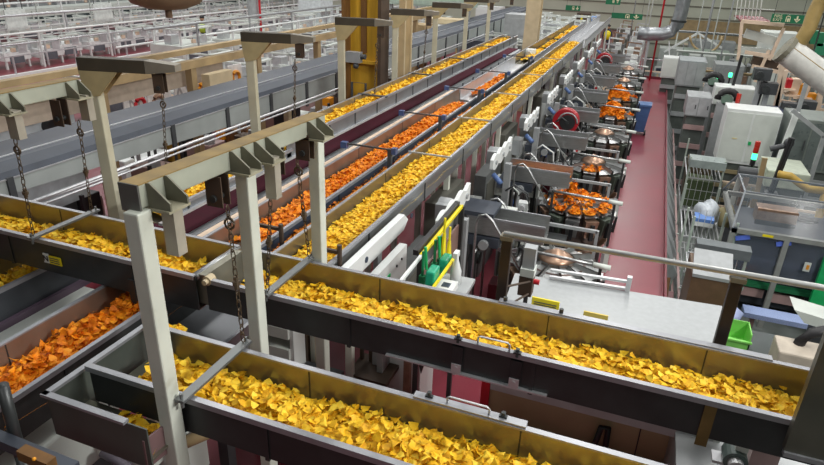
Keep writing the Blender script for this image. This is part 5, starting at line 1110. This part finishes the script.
# assorted equipment on the lower floor among the cabinets
re_ = random.Random(21)
def equip(k, x, y):
    t = k % 4
    if t == 0:
        r = thing('pump_unit', 'small dark pump unit on the lower floor among the right hand machines', 'pump', (x, y, GZ), 'dark pump units on the lower floor')
        m = MB(); m.cb((x, y, GZ+.35), .5, .7, .7); m.build('pump_body', (DGREY, SK[1], BRONZE)[k % 3], r)
        m = MB(); m.cyl((x, y-.2, GZ+.85), (x+.3, y-.2, GZ+.85), .14, 12); m.build('pump_head', (ALU, BLACK)[k % 2], r)
        m = MB(); m.tube([(x-.1, y+.2, GZ+.7), (x-.1, y+.2, GZ+1.3), (x+.2, y+.2, GZ+1.4), (x+.2, y+.4, GZ+.7)], .035, 8); m.build('pump_pipe', (STEEL, TAN)[k % 2], r)
    elif t == 1:
        r = thing('bar_barrier', 'pale open guard barrier with thin bars on the lower floor, right of walkway', 'frame', (x, y, GZ), 'open guard frames on the lower floor')
        h = 1.5+.5*(y > 26); w = 1.3+.5*(y > 26)
        for sx in (-1, 1): MB().cb((x+sx*w/2, y, GZ+h/2), .06, .06, h).build('post', (OFFW, ALU)[k % 2], r)
        m = MB(); m.bar((x-w/2, y, GZ+h), (x+w/2, y, GZ+h), .06); m.bar((x-w/2, y, GZ+h*.5), (x+w/2, y, GZ+h*.5), .05); m.build('cross_bar', (OFFW, PEACH)[k % 2], r)
        m = MB()
        for q in range(9): m.cb((x-w/2+w*(q+.5)/9, y, GZ+h*.5), .014, .014, h)
        m.build('thin_bars', ALU, r)
    elif t == 2:
        r = thing('belt_conveyor', 'short grey belt conveyor on legs on the lower floor, right of walkway', 'conveyor', (x, y, GZ), 'short belt conveyors on the lower floor')
        m = MB(); m.box(x-.6, x+.6, y-.22, y+.22, GZ+.95, GZ+1.05); m.build('belt', (SLATE, LBLUE, ALU)[k % 3], r)
        m = MB(); m.box(x-.62, x+.62, y-.26, y-.22, GZ+.9, GZ+1.1); m.box(x-.62, x+.62, y+.22, y+.26, GZ+.9, GZ+1.1); m.build('side_rail', STEELL, r)
        for sx in (-1, 1): MB().cb((x+sx*.5, y, GZ+.45), .07, .4, .9).build('leg', (PEACH, OFFW)[k % 2], r)
    else:
        r = thing('control_pedestal', 'slim control pedestal with sloped screen on the lower floor, right of walkway', 'control panel', (x, y, GZ), 'control pedestals on the lower floor')
        m = MB(); m.cb((x, y, GZ+.6), .12, .12, 1.2); m.build('pedestal', (ALU, CREAM)[k % 2], r)
        m = MB(); m.prism([(x-.25, y-.12, GZ+1.2), (x-.25, y+.12, GZ+1.2), (x-.25, y+.12, GZ+1.6), (x-.25, y-.02, GZ+1.6)], (.5, 0, 0)); m.build('console', (OFFW, SK[2])[k % 2], r)
        m = MB(); m.cb((x, y-.09, GZ+1.42), .3, .05, .2); m.build('screen', SMOKE, r)
k = 0
for y in (34.6, 36, 38, 41): equip(k, .6, y); k += 1
for y in (17.2, 19.4, 21.6, 23.6, 25.8, 28, 30.5, 33, 36, 39.5, 43, 47, 51):
    for x in (2.95, 4.3, 5.6, 6.9, 8.2) if y < 27 else (1.6, 2.7, 3.8, 4.9, 6.0, 7.2, 8.4, 9.6):
        if re_.random() < .8: equip(k, x+re_.uniform(-.3, .3)+(y-17)*.05, y+re_.uniform(-.5, .5))
        k += 1

for j in range(4):
    y = (27.5, 34.5, 38.5, 45)[j]; hh = (.2, .5, .9, 1.4)[j]
    r = thing('pipe_rack', '%s pipe rack from the camera crossing the lower floor right of the walkway' % ORD[j], 'pipe rack', (5.5, y, GZ))
    m = MB()
    for q in range(3): m.tube([(1.3, y+q*.16, hh-.05*q), (11, y+q*.16, hh-.05*q)], .04, 8)
    m.build('rack_pipe', (STEEL, TAN, OFFW, ALU)[j], r)
    for x in (1.4, 3.8, 6.2, 8.6, 10.9): MB().cb((x, y+.15, (hh-.1+GZ)/2), .08, .08, hh-.1-GZ).build('rack_post', OFFW, r)
for k in range(14):
    y = 28.2+k*1.5; x = -.9-(k % 2)*1.0
    r = thing('end_machine', 'grey machine unit in the cluster past the last weigher, left of far walkway', 'machine', (x, y, 0), 'machine units past the last weigher')
    m = MB(); m.cb((x, y, .5), .8, .9, 1.0+.0*k); m.build('body', (ALU, SK[1], OFFW, SK[0])[k % 4], r)
    m = MB(); m.bar((x-.3, y, 1.0), (x-.3, y, 1.6), .06); m.bar((x-.3, y, 1.6), (x+.4, y, 1.55), .06); m.cb((x+.2, y, 1.2), .3, .3, .35); m.build('top_gear', (STEELL, BRONZE, WHITE)[k % 3], r)
# ================================================================ left and rear of the hall
yc = thing('steel_column', 'yellow and brown steel column rising behind the left chip conveyor', 'column', (-5.35, 11.6, 0))
m = MB(); m.box(-5.70, -5.0, 11.55, 11.6, 0, 10); m.build('web', YCOL, yc)
m = MB(); m.box(-5.76, -5.69, 11.3, 11.85, 0, 10); m.build('flange', RUST, yc)
m = MB(); m.box(-5.01, -4.94, 11.35, 11.75, 0, 10); m.build('flange', DBROWN, yc)
m = MB(); m.box(-5.45, -5.33, 11.52, 11.55, 3.4, 10); m.build('rust_stripe', RUST, yc)
m = MB(); m.box(-5.69, -5.02, 11.45, 11.55, 3.2, 3.26); m.build('stiffener', YCOL, yc)
c = at(354, 57, y=11.1)
r = thing('lamp_box', 'small grey lamp box fixed on the yellow column', 'lamp', c)
m = MB(); m.cb(c, .3, .14, .2); m.build('box_body', ALU, r); m = MB(); m.cyl((c[0]+.15, 11.1, c[2]+.02), (c[0]+.25, 11.1, c[2]+.02), .05, 10); m.ball((c[0]+.05, 11.08, c[2]-.16), .06, 10); m.build('lamp_head', DGREY, r)
m = MB(); m.bar((c[0], 11.2, c[2]), (-5.73, 11.28, c[2]), .05); m.build('arm', DGREY, r)
hb = at(352, 82, y=11.2); m = MB(); m.tube([(hb[0], 11.2, 0), (hb[0], 11.2, hb[2]), (hb[0]+.3, 11.2, hb[2]), (hb[0]+.3, 11.2, 0)], .025, 8); tag(m.build('pipe_hoop', DGREY), 'dark bent pipe hoop in front of the yellow column', 'pipe')
for k, (u, y, w_) in enumerate(((532, 23, .5), (402, 12.6, .14))):
    c = at(u, 20, y=y); r = thing('cream_column', ('broad cream column in front of the far machines', 'slim tan column right of the yellow column')[k], 'column', (c[0], y, 0))
    m = MB(); m.box(c[0]-w_/2, c[0]+w_/2, y, y+.06, 0, 10); m.build('flange', CREAM, r); m = MB(); m.box(c[0]-.04, c[0]+.04, y+.06, y+.4, 0, 10); m.build('web', TAN, r); m = MB(); m.box(c[0]-w_/2, c[0]+w_/2, y+.4, y+.46, 0, 10); m.build('flange', CREAM, r)
# tan beams beyond the covered conveyor
tb = thing('tan_gantry', 'long tan steel gantry beam beyond the covered conveyor', 'gantry', (-9, 15, 0))
def xl(mb, u0, v0, u1, v1, X, w, h): a = at(u0, v0, x=X); b = at(u1, v1, x=X); return mb.bar((X, a[1], a[2]), (X, b[1], a[2]*.5+b[2]*.5), w, h)
z0 = 3.15
for zt, h, nm in ((3.32, .10, 'top_beam'), (3.08, .16, 'main_beam')): m = MB(); m.box(-9.0, -8.85, 3, 26, zt-h, zt); m.build(nm, TAN, tb)
m = MB(); m.box(-9.3, -9.2, 3, 12, 2.5, 2.95); m.build('broad_panel', mat('pinkish tan panel', (.46, .39, .31), .6), tb)
for y in (4.5, 8.2, 10.6, 13, 16, 20, 24): MB().cb((-8.95, y, 1.5), .16, .16, 3.0).build('post', TAN, tb)
c = at(222, 84, x=-8.6); m = MB(); m.cb((-8.7, c[1], c[2]), .2, .8, .5); m.build('cream_box', CREAM, tb)
# banner boards standing behind the covered conveyor
def banner(u0, v0, u1, v1, X, label, word=None, blob=None):
    a = at(u0, v0, x=X); b = at(u1, v1, x=X); r = thing('banner_board', label, 'banner', (X, (a[1]+b[1])/2, 0)); zc = (a[2]+b[2])/2
    h = abs(a[2]-b[2])/2+.1; y0, y1 = sorted((a[1], b[1]))
    MB().box(X-.03, X, y0, y1, zc-h, zc+h).build('board', mat('banner white', (.78, .76, .74), .5), r)
    if word: text(word, 'lettering', h*1.5, mat('banner grey', (.38, .36, .36), .5), (X+.004, (y0+y1)/2, zc), (0, 1, 0), (0, 0, 1), r)
    if blob: m = MB(); m.tube([(X+.01, blob[1]*(y1-y0)+y0+h*.45*math.cos(t), zc+h*.45*math.sin(t)) for t in [math.pi*k/8 for k in range(16)]], h*.16, 6, closed=True); m.build('ring_mark', blob[0], r)
    for y in (y0+.05, y1-.05): MB().cb((X-.05, y, (zc-h)/2), .05, .05, zc-h).build('stand_leg', DGREY, r)
banner(123, 99, 146, 112, -10.5, 'white banner with M and red ring behind covered conveyor', 'M', (REDP, .75))
banner(147, 94, 173, 108, -10.5, 'white banner with dark ring behind covered conveyor', None, (BRONZE, .4))
banner(174, 84, 206, 101, -10.5, 'white banner lettered AVA with orange ring behind covered conveyor', 'AVA', (AMBER, .95))
banner(228, 70, 243, 84, -10.5, 'white banner with ochre curl near the gallows frames', None, (AMBER, .5))
c = at(25, 130, x=-9.6); r = thing('pale_machine', 'pale blue grey box machine with black fan at left picture edge', 'machine', (-9.8, c[1], 0))
m = MB(); m.box(-10.4, -9.6, c[1]-.6, c[1]+1.0, .8, c[2]+.25); m.build('body', mat('pale blue sheet', (.48, .53, .56), .45), r); m = MB(); m.box(-10.3, -9.7, c[1]-.5, c[1]+.9, 0, .8); m.build('base', DGREY, r)
e = at(50, 126, x=-9.55); m = MB(); m.cyl((-9.6, e[1], e[2]), (-9.45, e[1], e[2]), .13, 14); m.build('fan', BLACK, r)
# things on the floor below the covered conveyor
rr = random.Random(3)
def pallet(c, s, mt_, label):
    r = thing('pallet', label, 'pallet', c)
    for k in range(5): MB().box(c[0]-s, c[0]+s, c[1]-s+k*s*.45, c[1]-s+k*s*.45+s*.3, c[2]+.1, c[2]+.13).build('deck_board', mt_, r)
    for k in (-1, 0, 1): MB().box(c[0]+k*s*.9-.04, c[0]+k*s*.9+.04, c[1]-s, c[1]+s, c[2], c[2]+.1).build('bearer', mt_, r)
    return r
items = [(20, 222, 'crate', (.85, .8, .35), mat('pale yellow green crate', (.5, .52, .28), .5), 'pale yellow green crate on floor under pipe run at left edge'), (59, 209, 'crate', (.45, .5, .4), mat('teal blue crate', (.04, .16, .3), .5), 'teal blue crate on the floor below the pipe run'),
 (33, 196, 'carton', (.6, .5, .35), mat('orange carton', (.5, .2, .05), .6), 'orange carton on floor below the covered conveyor'), (47, 193, 'paper_stack', (.5, .9, .12), WHITE, 'white paper stack beside the orange carton'), (42, 208, 'bucket', (.3, .3, .4), AMBER, 'amber bucket left of teal blue crate'),
 (66, 187, 'paper_stack', (.5, .4, .12), LBLUE, 'pale blue sheet stack further under covered conveyor'), (137, 160, 'paper_stack', (.5, 1.6, .15), WHITE, 'long white tray right of the nearest gallows post'), (160, 148, 'carton', (.35, .4, .5), WHITE, 'white carton further along the pipe run'),
 (170, 146, 'carton', (.4, .4, .7), mat('ochre carton', (.5, .27, .03), .6), 'ochre carton beside the white carton'), (149, 168, 'bucket', (.25, .25, .35), AMBER, 'amber bucket at end of long white tray'), (126, 172, 'carton', (.3, .3, .6), WHITE, 'narrow white carton left of long white tray'),
 (82, 205, 'tote', (.5, .5, .5), BLACK, 'black tote near the first gallows post'), (10, 225, 'tote', (.5, .5, .3), mat('pink tote', (.35, .13, .2), .5), 'pink tote at left edge below the pipe run'), (228, 125, 'carton', (.4, .4, .5), mat('sky carton', (.4, .5, .55), .6), 'pale carton with green spot beyond pipe run'),
 (222, 132, 'bucket', (.25, .25, .4), AMBER, 'amber bucket in front of pale carton'), (300, 117, 'paper_stack', (.6, .9, .2), OFFW, 'pale bundle under covered conveyor near yellow column'), (328, 103, 'carton', (.3, .3, .4), AMBER, 'orange carton near yellow column'), (322, 112, 'carton', (.6, .5, .3), mat('grey carton', (.4, .4, .42), .6), 'grey carton in front of orange carton by yellow column')]
for (u, v, nm, s, mt_, lb) in items:
    z = .55; c = at(u, v, z=z); r = thing(nm, lb, nm.replace('_', ' '), (c[0], c[1], 0))
    m = MB(); m.cb((c[0], c[1], z), *s); m.build('body', mt_, r, bevel=.02)
    m = MB(); m.cb((c[0], c[1], (z-s[2]/2)/2), s[0]*.9, s[1]*.9, max(.05, z-s[2]/2)); m.build('floor_trolley', mat('brown trolley', (.05, .03, .025), .6), r)
for k in range(34):
    t = k/34; y = 7.2+k*.62; x = -8.3-(k % 3)*.95-rr.uniform(0, .4)
    h = rr.uniform(.4, 1.1); r = thing('floor_machine', 'brown black machine unit in the dim row under the covered conveyor', 'machine', (x, y, 0), 'dim machine units under the covered conveyor')
    m = MB(); m.cb((x, y, h/2), rr.uniform(.4, .8), rr.uniform(.35, .6), h); m.build('body', (DBROWN, RUST, PINK, BLACK, mat('pinkish brown', (.26, .15, .13), .6))[k % 5], r)
    m = MB(); m.cyl((x+.2, y-.1, h), (x+.2, y-.1, h+.2), .12, 10); m.bar((x-.3, y, h+.02), (x-.3, y, h+.5), .06); m.build('motor', (BLACK, ALU, BRONZE)[k % 3], r)
# ---- far left rows, seen over the covered conveyor
def far_unit(x, y, L_, W_, h, body, label, group, win=True):
    r = thing('packing_machine', label, 'machine', (x, y, 0), group)
    m = MB(); m.box(x-W_/2, x+W_/2, y-L_*.46, y+L_*.46, .35, h*.62); m.build('body', body, r)
    for sx in (-1, 1):
        for sy in (-1, 1): MB().cb((x+sx*W_*.42, y+sy*L_*.4, .5*h), .08, .08, h).build('post', WHITE, r)
    m = MB(); m.box(x-W_/2, x+W_/2, y-L_*.44, y-L_*.38, h-.06, h); m.box(x-W_/2, x+W_/2, y+L_*.38, y+L_*.44, h-.06, h); m.box(x+W_*.36, x+W_/2, y-L_*.44, y+L_*.44, h-.06, h); m.bar((x+W_*.42, y-L_*.4, h*.8), (x+W_*.42, y+L_*.4, h*.8), .06); m.build('top_frame', OFFW, r)
    if win: m = MB(); m.box(x+W_/2, x+W_/2+.02, y-L_*.3, y+L_*.2, h*.2, h*.5); m.build('window', mat('dim window', (.12, .13, .15), .2), r)
    m = MB(); m.cb((x+W_*.3, y+L_*.2, h*.72), .5, .4, .35); m.cb((x-.1, y-L_*.25, h*.7), .4, .5, .5); m.build('dosing_unit', STEELL, r)
    m = MB(); m.cb((x+W_*.45, y-L_*.1, h*.7), .12, .2, .16); m.build('amber_lamp', PEACH, r)
    return r
fu = far_unit(-27.4, 14, 1.4, 1.2, 1.15, mat('far white', (.72, .73, .73), .5), 'white framed packing machine in the far left row beyond the red aisle', 'far left packing machines')
fu2 = far_unit(-34.0, 16, 1.6, 1.3, 1.1, OFFW, 'white framed packing machine in the second far left row', 'second far left packing machines')
fu3 = far_unit(-20.5, 24, 2.6, 1.8, 1.9, OFFW, 'pale packing machine in the left middle distance beyond the tan gantry', 'left middle distance packing machines')
fu4 = far_unit(-42, 22, 3, 2.2, 1.8, mat('grey machine body', (.35, .37, .38), .5), 'grey packing machine in the farthest left row', 'farthest left packing machines')
for k in range(-2, 24): dup(fu, (-27.4+(k % 3)*.25, 14+k*1.55, 0)) if k else None
for k in range(1, 24): dup(fu2, (-34.0-(k % 2)*.4, 16+k*1.75, 0))
for k in range(1, 11): dup(fu3, (-20.5+(k % 2)*.6, 24+k*3.0, 0))
fu5 = far_unit(-14, 15, 1.7, 1.3, 1.5, mat('mid grey white', (.45, .47, .46), .5), 'pale framed machine between tan gantry and covered conveyor rows', 'machines beyond the tan gantry')
for k in range(1, 32): dup(fu5, ((-14, -16.4, -11.8)[k % 3], 14+k*.95, 0))
for k in range(1, 11): dup(fu4, (-42, 22+k*3.2, 0))
lw = thing('low_wall', 'long low white wall in front of the far left machines', 'wall', (-24.0, 25, 0))
m = MB(); m.box(-24.1, -23.9, 8, 46, 0, .3); m.build('wall_body', WHITE, lw)
for k in range(9):
    y = 27.4+k*1.25+(k//3)*.7; m = MB()
    for j in range(5):
        for q in range(3): m.box(-22.5, -22.48, y+j*.2, y+j*.2+.14, .12+q*.2, .24+q*.2)
    nb = tag(MB().box(-22.6, -22.5, y-.1, y+1.05, 0, .75).build('notice_board', WHITE), 'white board with rows of red print in the long line before the far left aisle', 'sign', 'boards with red print'); m.build('red_print', REDP, nb)
m = MB()
for y in range(9, 46, 3): m.cb((-24.0, y, .65), .06, .06, .7)
m.box(-24.03, -23.97, 8, 46, .97, 1.02); m.build('wall_rail', STEELL, lw)
pf = thing('walkway_platform', 'long pale raised platform with handrails across the far left', 'platform', (-31, 25, 0))
a = at(0, 49, x=-31)
m = MB(); m.box(-31.6, -30.5, 12, 54, a[2]-.3, a[2]); m.build('platform_deck', mat('platform grey', (.34, .37, .41), .5), pf)
m = MB()
for k in range(16): m.cb((-30.55, 12.5+k*2.6, a[2]+.5), .06, .06, 1.0); m.cb((-30.7, 13+k*2.6, a[2]/2-.15), .15, .15, a[2]-.3)
m.build('rail_post', WHITE, pf)
m = MB(); m.box(-30.58, -30.52, 12, 54, a[2]+.95, a[2]+1.02); m.box(-30.58, -30.52, 12, 54, a[2]+.5, a[2]+.55); m.build('guard_rail', WHITE, pf)
lg = thing('enclosed_line', 'long enclosed white line with dark glazed band at far left top', 'machine', (-37, 28, 0))
a = at(0, 20, x=-37); b = at(0, 38, x=-37)
m = MB(); m.box(-38.5, -37, 16, 56, b[2]-.2, a[2]+.5); m.build('line_body', OFFW, lg)
m = MB(); m.box(-37, -36.98, 16.2, 55.8, b[2]+.15, a[2]); m.build('dark_glazing', mat('dark glazing', (.045, .06, .065), .2), lg)
m = MB()
for k in range(24): m.box(-36.98, -36.94, 16.5+k*1.65, 16.6+k*1.65, b[2], a[2]+.4)
m.build('mullion', OFFW, lg)
for k in range(5): MB().cb((-37.7, 18+k*9, (b[2]-.2)/2), .3, .3, b[2]-.2).build('line_leg', ALU, lg)
for k, (u0, v0, u1, v1, X) in enumerate(((4, 10, 29, 29, -30), (93, 4, 114, 21, -30))):
    a = at(u0, v0, x=X); b = at(u1, v1, x=X)
    r = thing('square_panel', ('nearer', 'farther')[k]+' plain white square panel hung above the far left rows', 'panel', (X, (a[1]+b[1])/2, b[2]))
    m = MB(); m.box(X-.1, X, a[1], b[1], b[2], a[2]+.0); m.build('panel_sheet', mat('panel white', (.72, .77, .74), .5), r)
    m = MB()
    for y in (a[1]+.1, b[1]-.1): m.tube([(X-.05, y, a[2]), (X-.05, y, 9.5)], .02, 6)
    m.build('hanger_rod', STEELD, r)
for k, (X, z, rad, y0, y1, mt_, cn) in enumerate(((-26.0, 1.55, .05, 8, 52, WHITE, 'white'), (-26.2, 1.1, .035, 8, 52, STEELL, 'bright steel'), (-29.6, 1.9, .06, 12, 54, STEELL, 'grey steel'), (-30.2, 2.4, .05, 12, 54, WHITE, 'thin white'), (-35, 3.1, .09, 14, 55, OFFW, 'thick pale'), (-22.6, 1.0, .05, 22, 52, WHITE, 'low white'), (-19, 2.2, .06, 20, 54, ALU, 'grey'), (-17.6, 1.9, .04, 22, 54, WHITE, 'slim white'))):
    r = thing('pipe_line', cn+' pipe line running the length of the far left rows', 'pipe', (X, (y0+y1)/2, 0))
    MB().tube([(X, y0, z), (X, y1, z)], rad, 8).build('pipe', mt_, r)
    for y in range(int(y0)+1, int(y1), 4): MB().cb((X, y+.37*k, z/2), .07, .07, z).build('pipe_support', mt_, r)
fu6 = far_unit(-4.6, 24.5, 1.2, 1.0, 2.3, mat('cluster grey', (.36, .38, .39), .5), 'grey framed machine in the cluster around the broad cream column', 'machines around the broad cream column')
for k in range(1, 20): dup(fu6, ((-4.6, -5.6, -3.9, -6.3)[k % 4]-.02*k, 24.5+k*.85, 0))
# brown bowl
c = at(163, -22, y=9)
r = thing('bowl_hopper', 'brown round bowl hanging at the top edge, left of centre', 'hopper', (c[0], 9, 4.3))
s = abs(at(196, -10, y=9)[0]-at(130, -10, y=9)[0])/2
zb = at(163, 10, y=9)[2]
m = MB(); m.lathe([(.02, zb), (s*.45, zb+.03), (s*.8, zb+.12), (s*1.0, zb+.3), (s*1.05, zb+.6)], (c[0], 9, 0), 28); m.build('bowl', mat('brown bowl', (.33, .21, .12), .5, .2, .15, 3), r, smooth=True)
m = MB(); m.cyl((c[0]+.03, 9, zb-.12), (c[0]+.03, 9, zb), .06, 10); m.build('spout', BRONZE, r)
m = MB()
for k in range(3): a = k*2.1; m.tube([(c[0]+s*math.cos(a), 9+s*math.sin(a), zb+.6), (c[0]+s*math.cos(a), 9+s*math.sin(a), 9.5)], .02, 6)
m.build('hanger_rod', STEELD, r)
# mid columns of the hall
for k, (u, y, w_, mt_, lb) in enumerate(((254, 30, .6, ALU, 'grey round service column with red pipe beside it'), (310, 36, 1.6, mat('white column', (.62, .66, .68), .5), 'wide white square column at top left of the yellow column'))):
    c = at(u, 20, y=y); r = thing('hall_column', lb, 'column', (c[0], y, 0))
    m = MB()
    if k == 0: m.cyl((c[0], y, 0), (c[0], y, 10), w_/2, 16)
    else: m.box(c[0]-w_/2, c[0]+w_/2, y, y+w_, 0, 10)
    m.build('shaft', mt_, r); m = MB(); m.cb((c[0], y+(w_/2 if k else 0), .1), w_*1.4, w_*1.4, .2); m.build('base', DGREY, r)
    if k == 0: m = MB(); m.cyl((c[0]+.42, y, 0), (c[0]+.42, y, 10), .06, 8); m.build('red_pipe', REDP, r)
# tan and pale boxes above the covered conveyor, right of the yellow column
for k, (u0, v0, u1, v1, y, mt_, lb) in enumerate(((388, -6, 470, 9, 26, mat('pale green panel', (.42, .52, .45), .5), 'pale green enclosure at the top edge right of the yellow column'), (388, 10, 436, 16, 25, DBROWN, 'dark brown beam under the pale green enclosure'),
    (404, 24, 424, 42, 29, TAN, 'tan box beyond the covered conveyor'), (425, 18, 470, 26, 31, CREAM, 'cream crossbeam over the covered conveyor'), (476, 6, 500, 22, 44, WHITE, 'white box machine near top centre'), (546, 24, 566, 40, 34, ALU, 'grey cabinet before the far wall'),
    (505, 14, 530, 40, 27, ALU, 'tall grey framed machine near top centre'), (430, 26, 460, 38, 30, WHITE, 'white machine behind covered conveyor at top centre'), (466, 40, 500, 56, 22.5, SLATE, 'slate box machine at end of left chip conveyor'), (508, 40, 524, 50, 28, OFFW, 'pale machine beside cream column'))):
    x0, x1, zb, zt = rectpix(u0, v0, u1, v1, y); r = thing('hall_machine', lb, 'machine', ((x0+x1)/2, y, 0))
    m = MB(); m.box(x0, x1, y, y+1.2, zb, zt); m.build('body', mt_, r)
    m = MB()
    for x in (x0+.1, x1-.1): m.box(x-.06, x+.06, y+.1, y+.25, 0, zb)
    m.build('support', ALU, r)
    m = MB(); m.box(x0+.1*(x1-x0), x1-.1*(x1-x0), y-.02, y, zb+.15*(zt-zb), zt-.15*(zt-zb)); m.build('front_panel', mt_, r)
r = thing('door_cabinet', 'dark cabinet with a bright yellow strip before the far wall', 'cabinet', (-4, 44, 0))
x0, x1, zb, zt = rectpix(577, 13, 588, 25, 42)
m = MB(); m.box(x0, x1, 42, 43, 0, zt); m.build('body', DBROWN, r); m = MB(); m.box(x0+.35*(x1-x0), x0+.5*(x1-x0), 41.95, 42, zb, zt-.1); m.build('yellow_strip', YEL, r)
rr = random.Random(9)
for k in range(16):
    u = 548+k*4.6+rr.uniform(-3, 3); v = 62-k*2.4+rr.uniform(-4, 4); y = 19+k*1.5; c = at(u-18, v-6, y=y)
    r = thing('valve_unit', 'small pale valve unit in the far cluster around the main line end', 'valve', (c[0], y, 0), 'pale valve units at the far end of the lines')
    m = MB(); m.cb((c[0], y, c[2]), .3, .3, .35); m.build('body', (WHITE, ALU, LBLUE, STEELL)[k % 4], r); m = MB(); m.cb((c[0], y, c[2]/2-.1), .08, .08, max(.1, c[2]-.2)); m.build('post', STEELD, r)
    m = MB(); m.cyl((c[0], y-.15, c[2]+.05), (c[0], y-.28, c[2]+.05), .09, 10); m.build('dial', STEELL, r)
# person in the distance
def person(c, label, vest):
    r = None
    P = [(0, 0, .95), (0, 0, 1.2), (0, 0, 1.42), (0, 0, 1.53), (0, .01, 1.66), (.2, 0, 1.42), (.27, .03, 1.15), (.25, .12, .93), (-.2, 0, 1.42), (-.27, .03, 1.15), (-.25, .12, .93), (.1, 0, .88), (.11, .03, .48), (.11, -.02, .08), (.11, .14, .03), (-.1, 0, .88), (-.11, -.05, .48), (-.11, -.08, .08), (-.11, .08, .03)]
    E = [(0, 1), (1, 2), (2, 3), (3, 4), (2, 5), (5, 6), (6, 7), (2, 8), (8, 9), (9, 10), (0, 11), (11, 12), (12, 13), (13, 14), (0, 15), (15, 16), (16, 17), (17, 18)]
    Rr = [.15, .14, .15, .06, .1, .07, .05, .04, .07, .05, .04, .1, .07, .05, .045, .1, .07, .05, .045]
    me = bpy.data.meshes.new('person'); me.from_pydata([(p[0], -p[1], p[2]) for p in P], E, []); o = bpy.data.objects.new('person', me); COL.objects.link(o); o.location = c
    sk = o.modifiers.new('skin', 'SKIN')
    for i, q in enumerate(Rr): me.skin_vertices[0].data[i].radius = (q, q*.8)
    me.skin_vertices[0].data[0].use_root = True
    o.modifiers.new('sub', 'SUBSURF').levels = 1; o.modifiers['sub'].render_levels = 2
    me.materials.append(mat('work clothes navy', (.03, .035, .06), .7)); ORG[o.name] = tuple(c); tag(o, label, 'person')
    m = MB(); m.lathe([(.19, .95), (.2, 1.2), (.2, 1.38), (.1, 1.47)], c, 16); m.build('vest', vest, o, smooth=True)
    m = MB(); m.ball((c[0], c[1]-.01, c[2]+1.68), .115, 14, 1.2); f = m.build('face', mat('skin', (.5, .3, .2), .5), o, smooth=True)
    m = MB(); m.lathe([(.125, 1.7), (.125, 1.78), (.06, 1.85), (.005, 1.86)], c, 14); m.build('hair', BLACK, o, smooth=True)
    return o
c = at(204, 41, z=0); person((-23.6, at(204, 38, x=-23.6)[1], 0), 'distant person in bright green safety vest beyond the low white wall', mat('vest lime', (.5, .7, .06), .6))
c = at(609, 24, y=41); person((c[0], 41, 0), 'distant person in yellow safety vest near far wall, top centre', YEL)
# ---------------------------------------------------------------- light
def area(name, x, y, z, sx, sy, e, col=(1, .98, .94)):
    l = bpy.data.lights.new(name, 'AREA'); l.shape = 'RECTANGLE'; l.size = sx; l.size_y = sy; l.energy = e; l.color = col
    o = bpy.data.objects.new(name, l); COL.objects.link(o); o.location = (x, y, z); return o
KL = 1.0
for y in (9, 17, 25, 34, 44):
    for x in (-7, 0, 6): area('hall_and_fill_lamp', x, y, 10.5, .8, 5, 285*KL)
for y in (14, 24, 34, 44):
    for x in (-16, -25, -35): area('hall_and_fill_lamp', x, y, 10.5, .8, 5, 330*KL)
area('hall_and_fill_lamp', -2.6, 3.2, 9.5, .6, 4, 70*KL); area('hall_and_fill_lamp', 7, 3.4, 8.0, 1, 4, 800*KL).rotation_euler = (0, R(52), 0)
area('hall_and_fill_lamp', 0, -2.6, 6.9, 3, .6, 40).rotation_euler = (R(58), 0, 0)  # fill lamp added behind the camera to brighten the gap between cross conveyors
W = bpy.data.worlds.new('hall_air'); SC.world = W; W.use_nodes = True
bg = W.node_tree.nodes['Background']; bg.inputs[0].default_value = (.92, .96, 1, 1); bg.inputs[1].default_value = .27
SC.view_settings.view_transform = 'Standard'; SC.view_settings.look = 'None'; SC.view_settings.exposure = 0; SC.view_settings.gamma = 1; SC.view_settings.use_curve_mapping = False
SC.cycles.use_denoising = True
finish_chips()
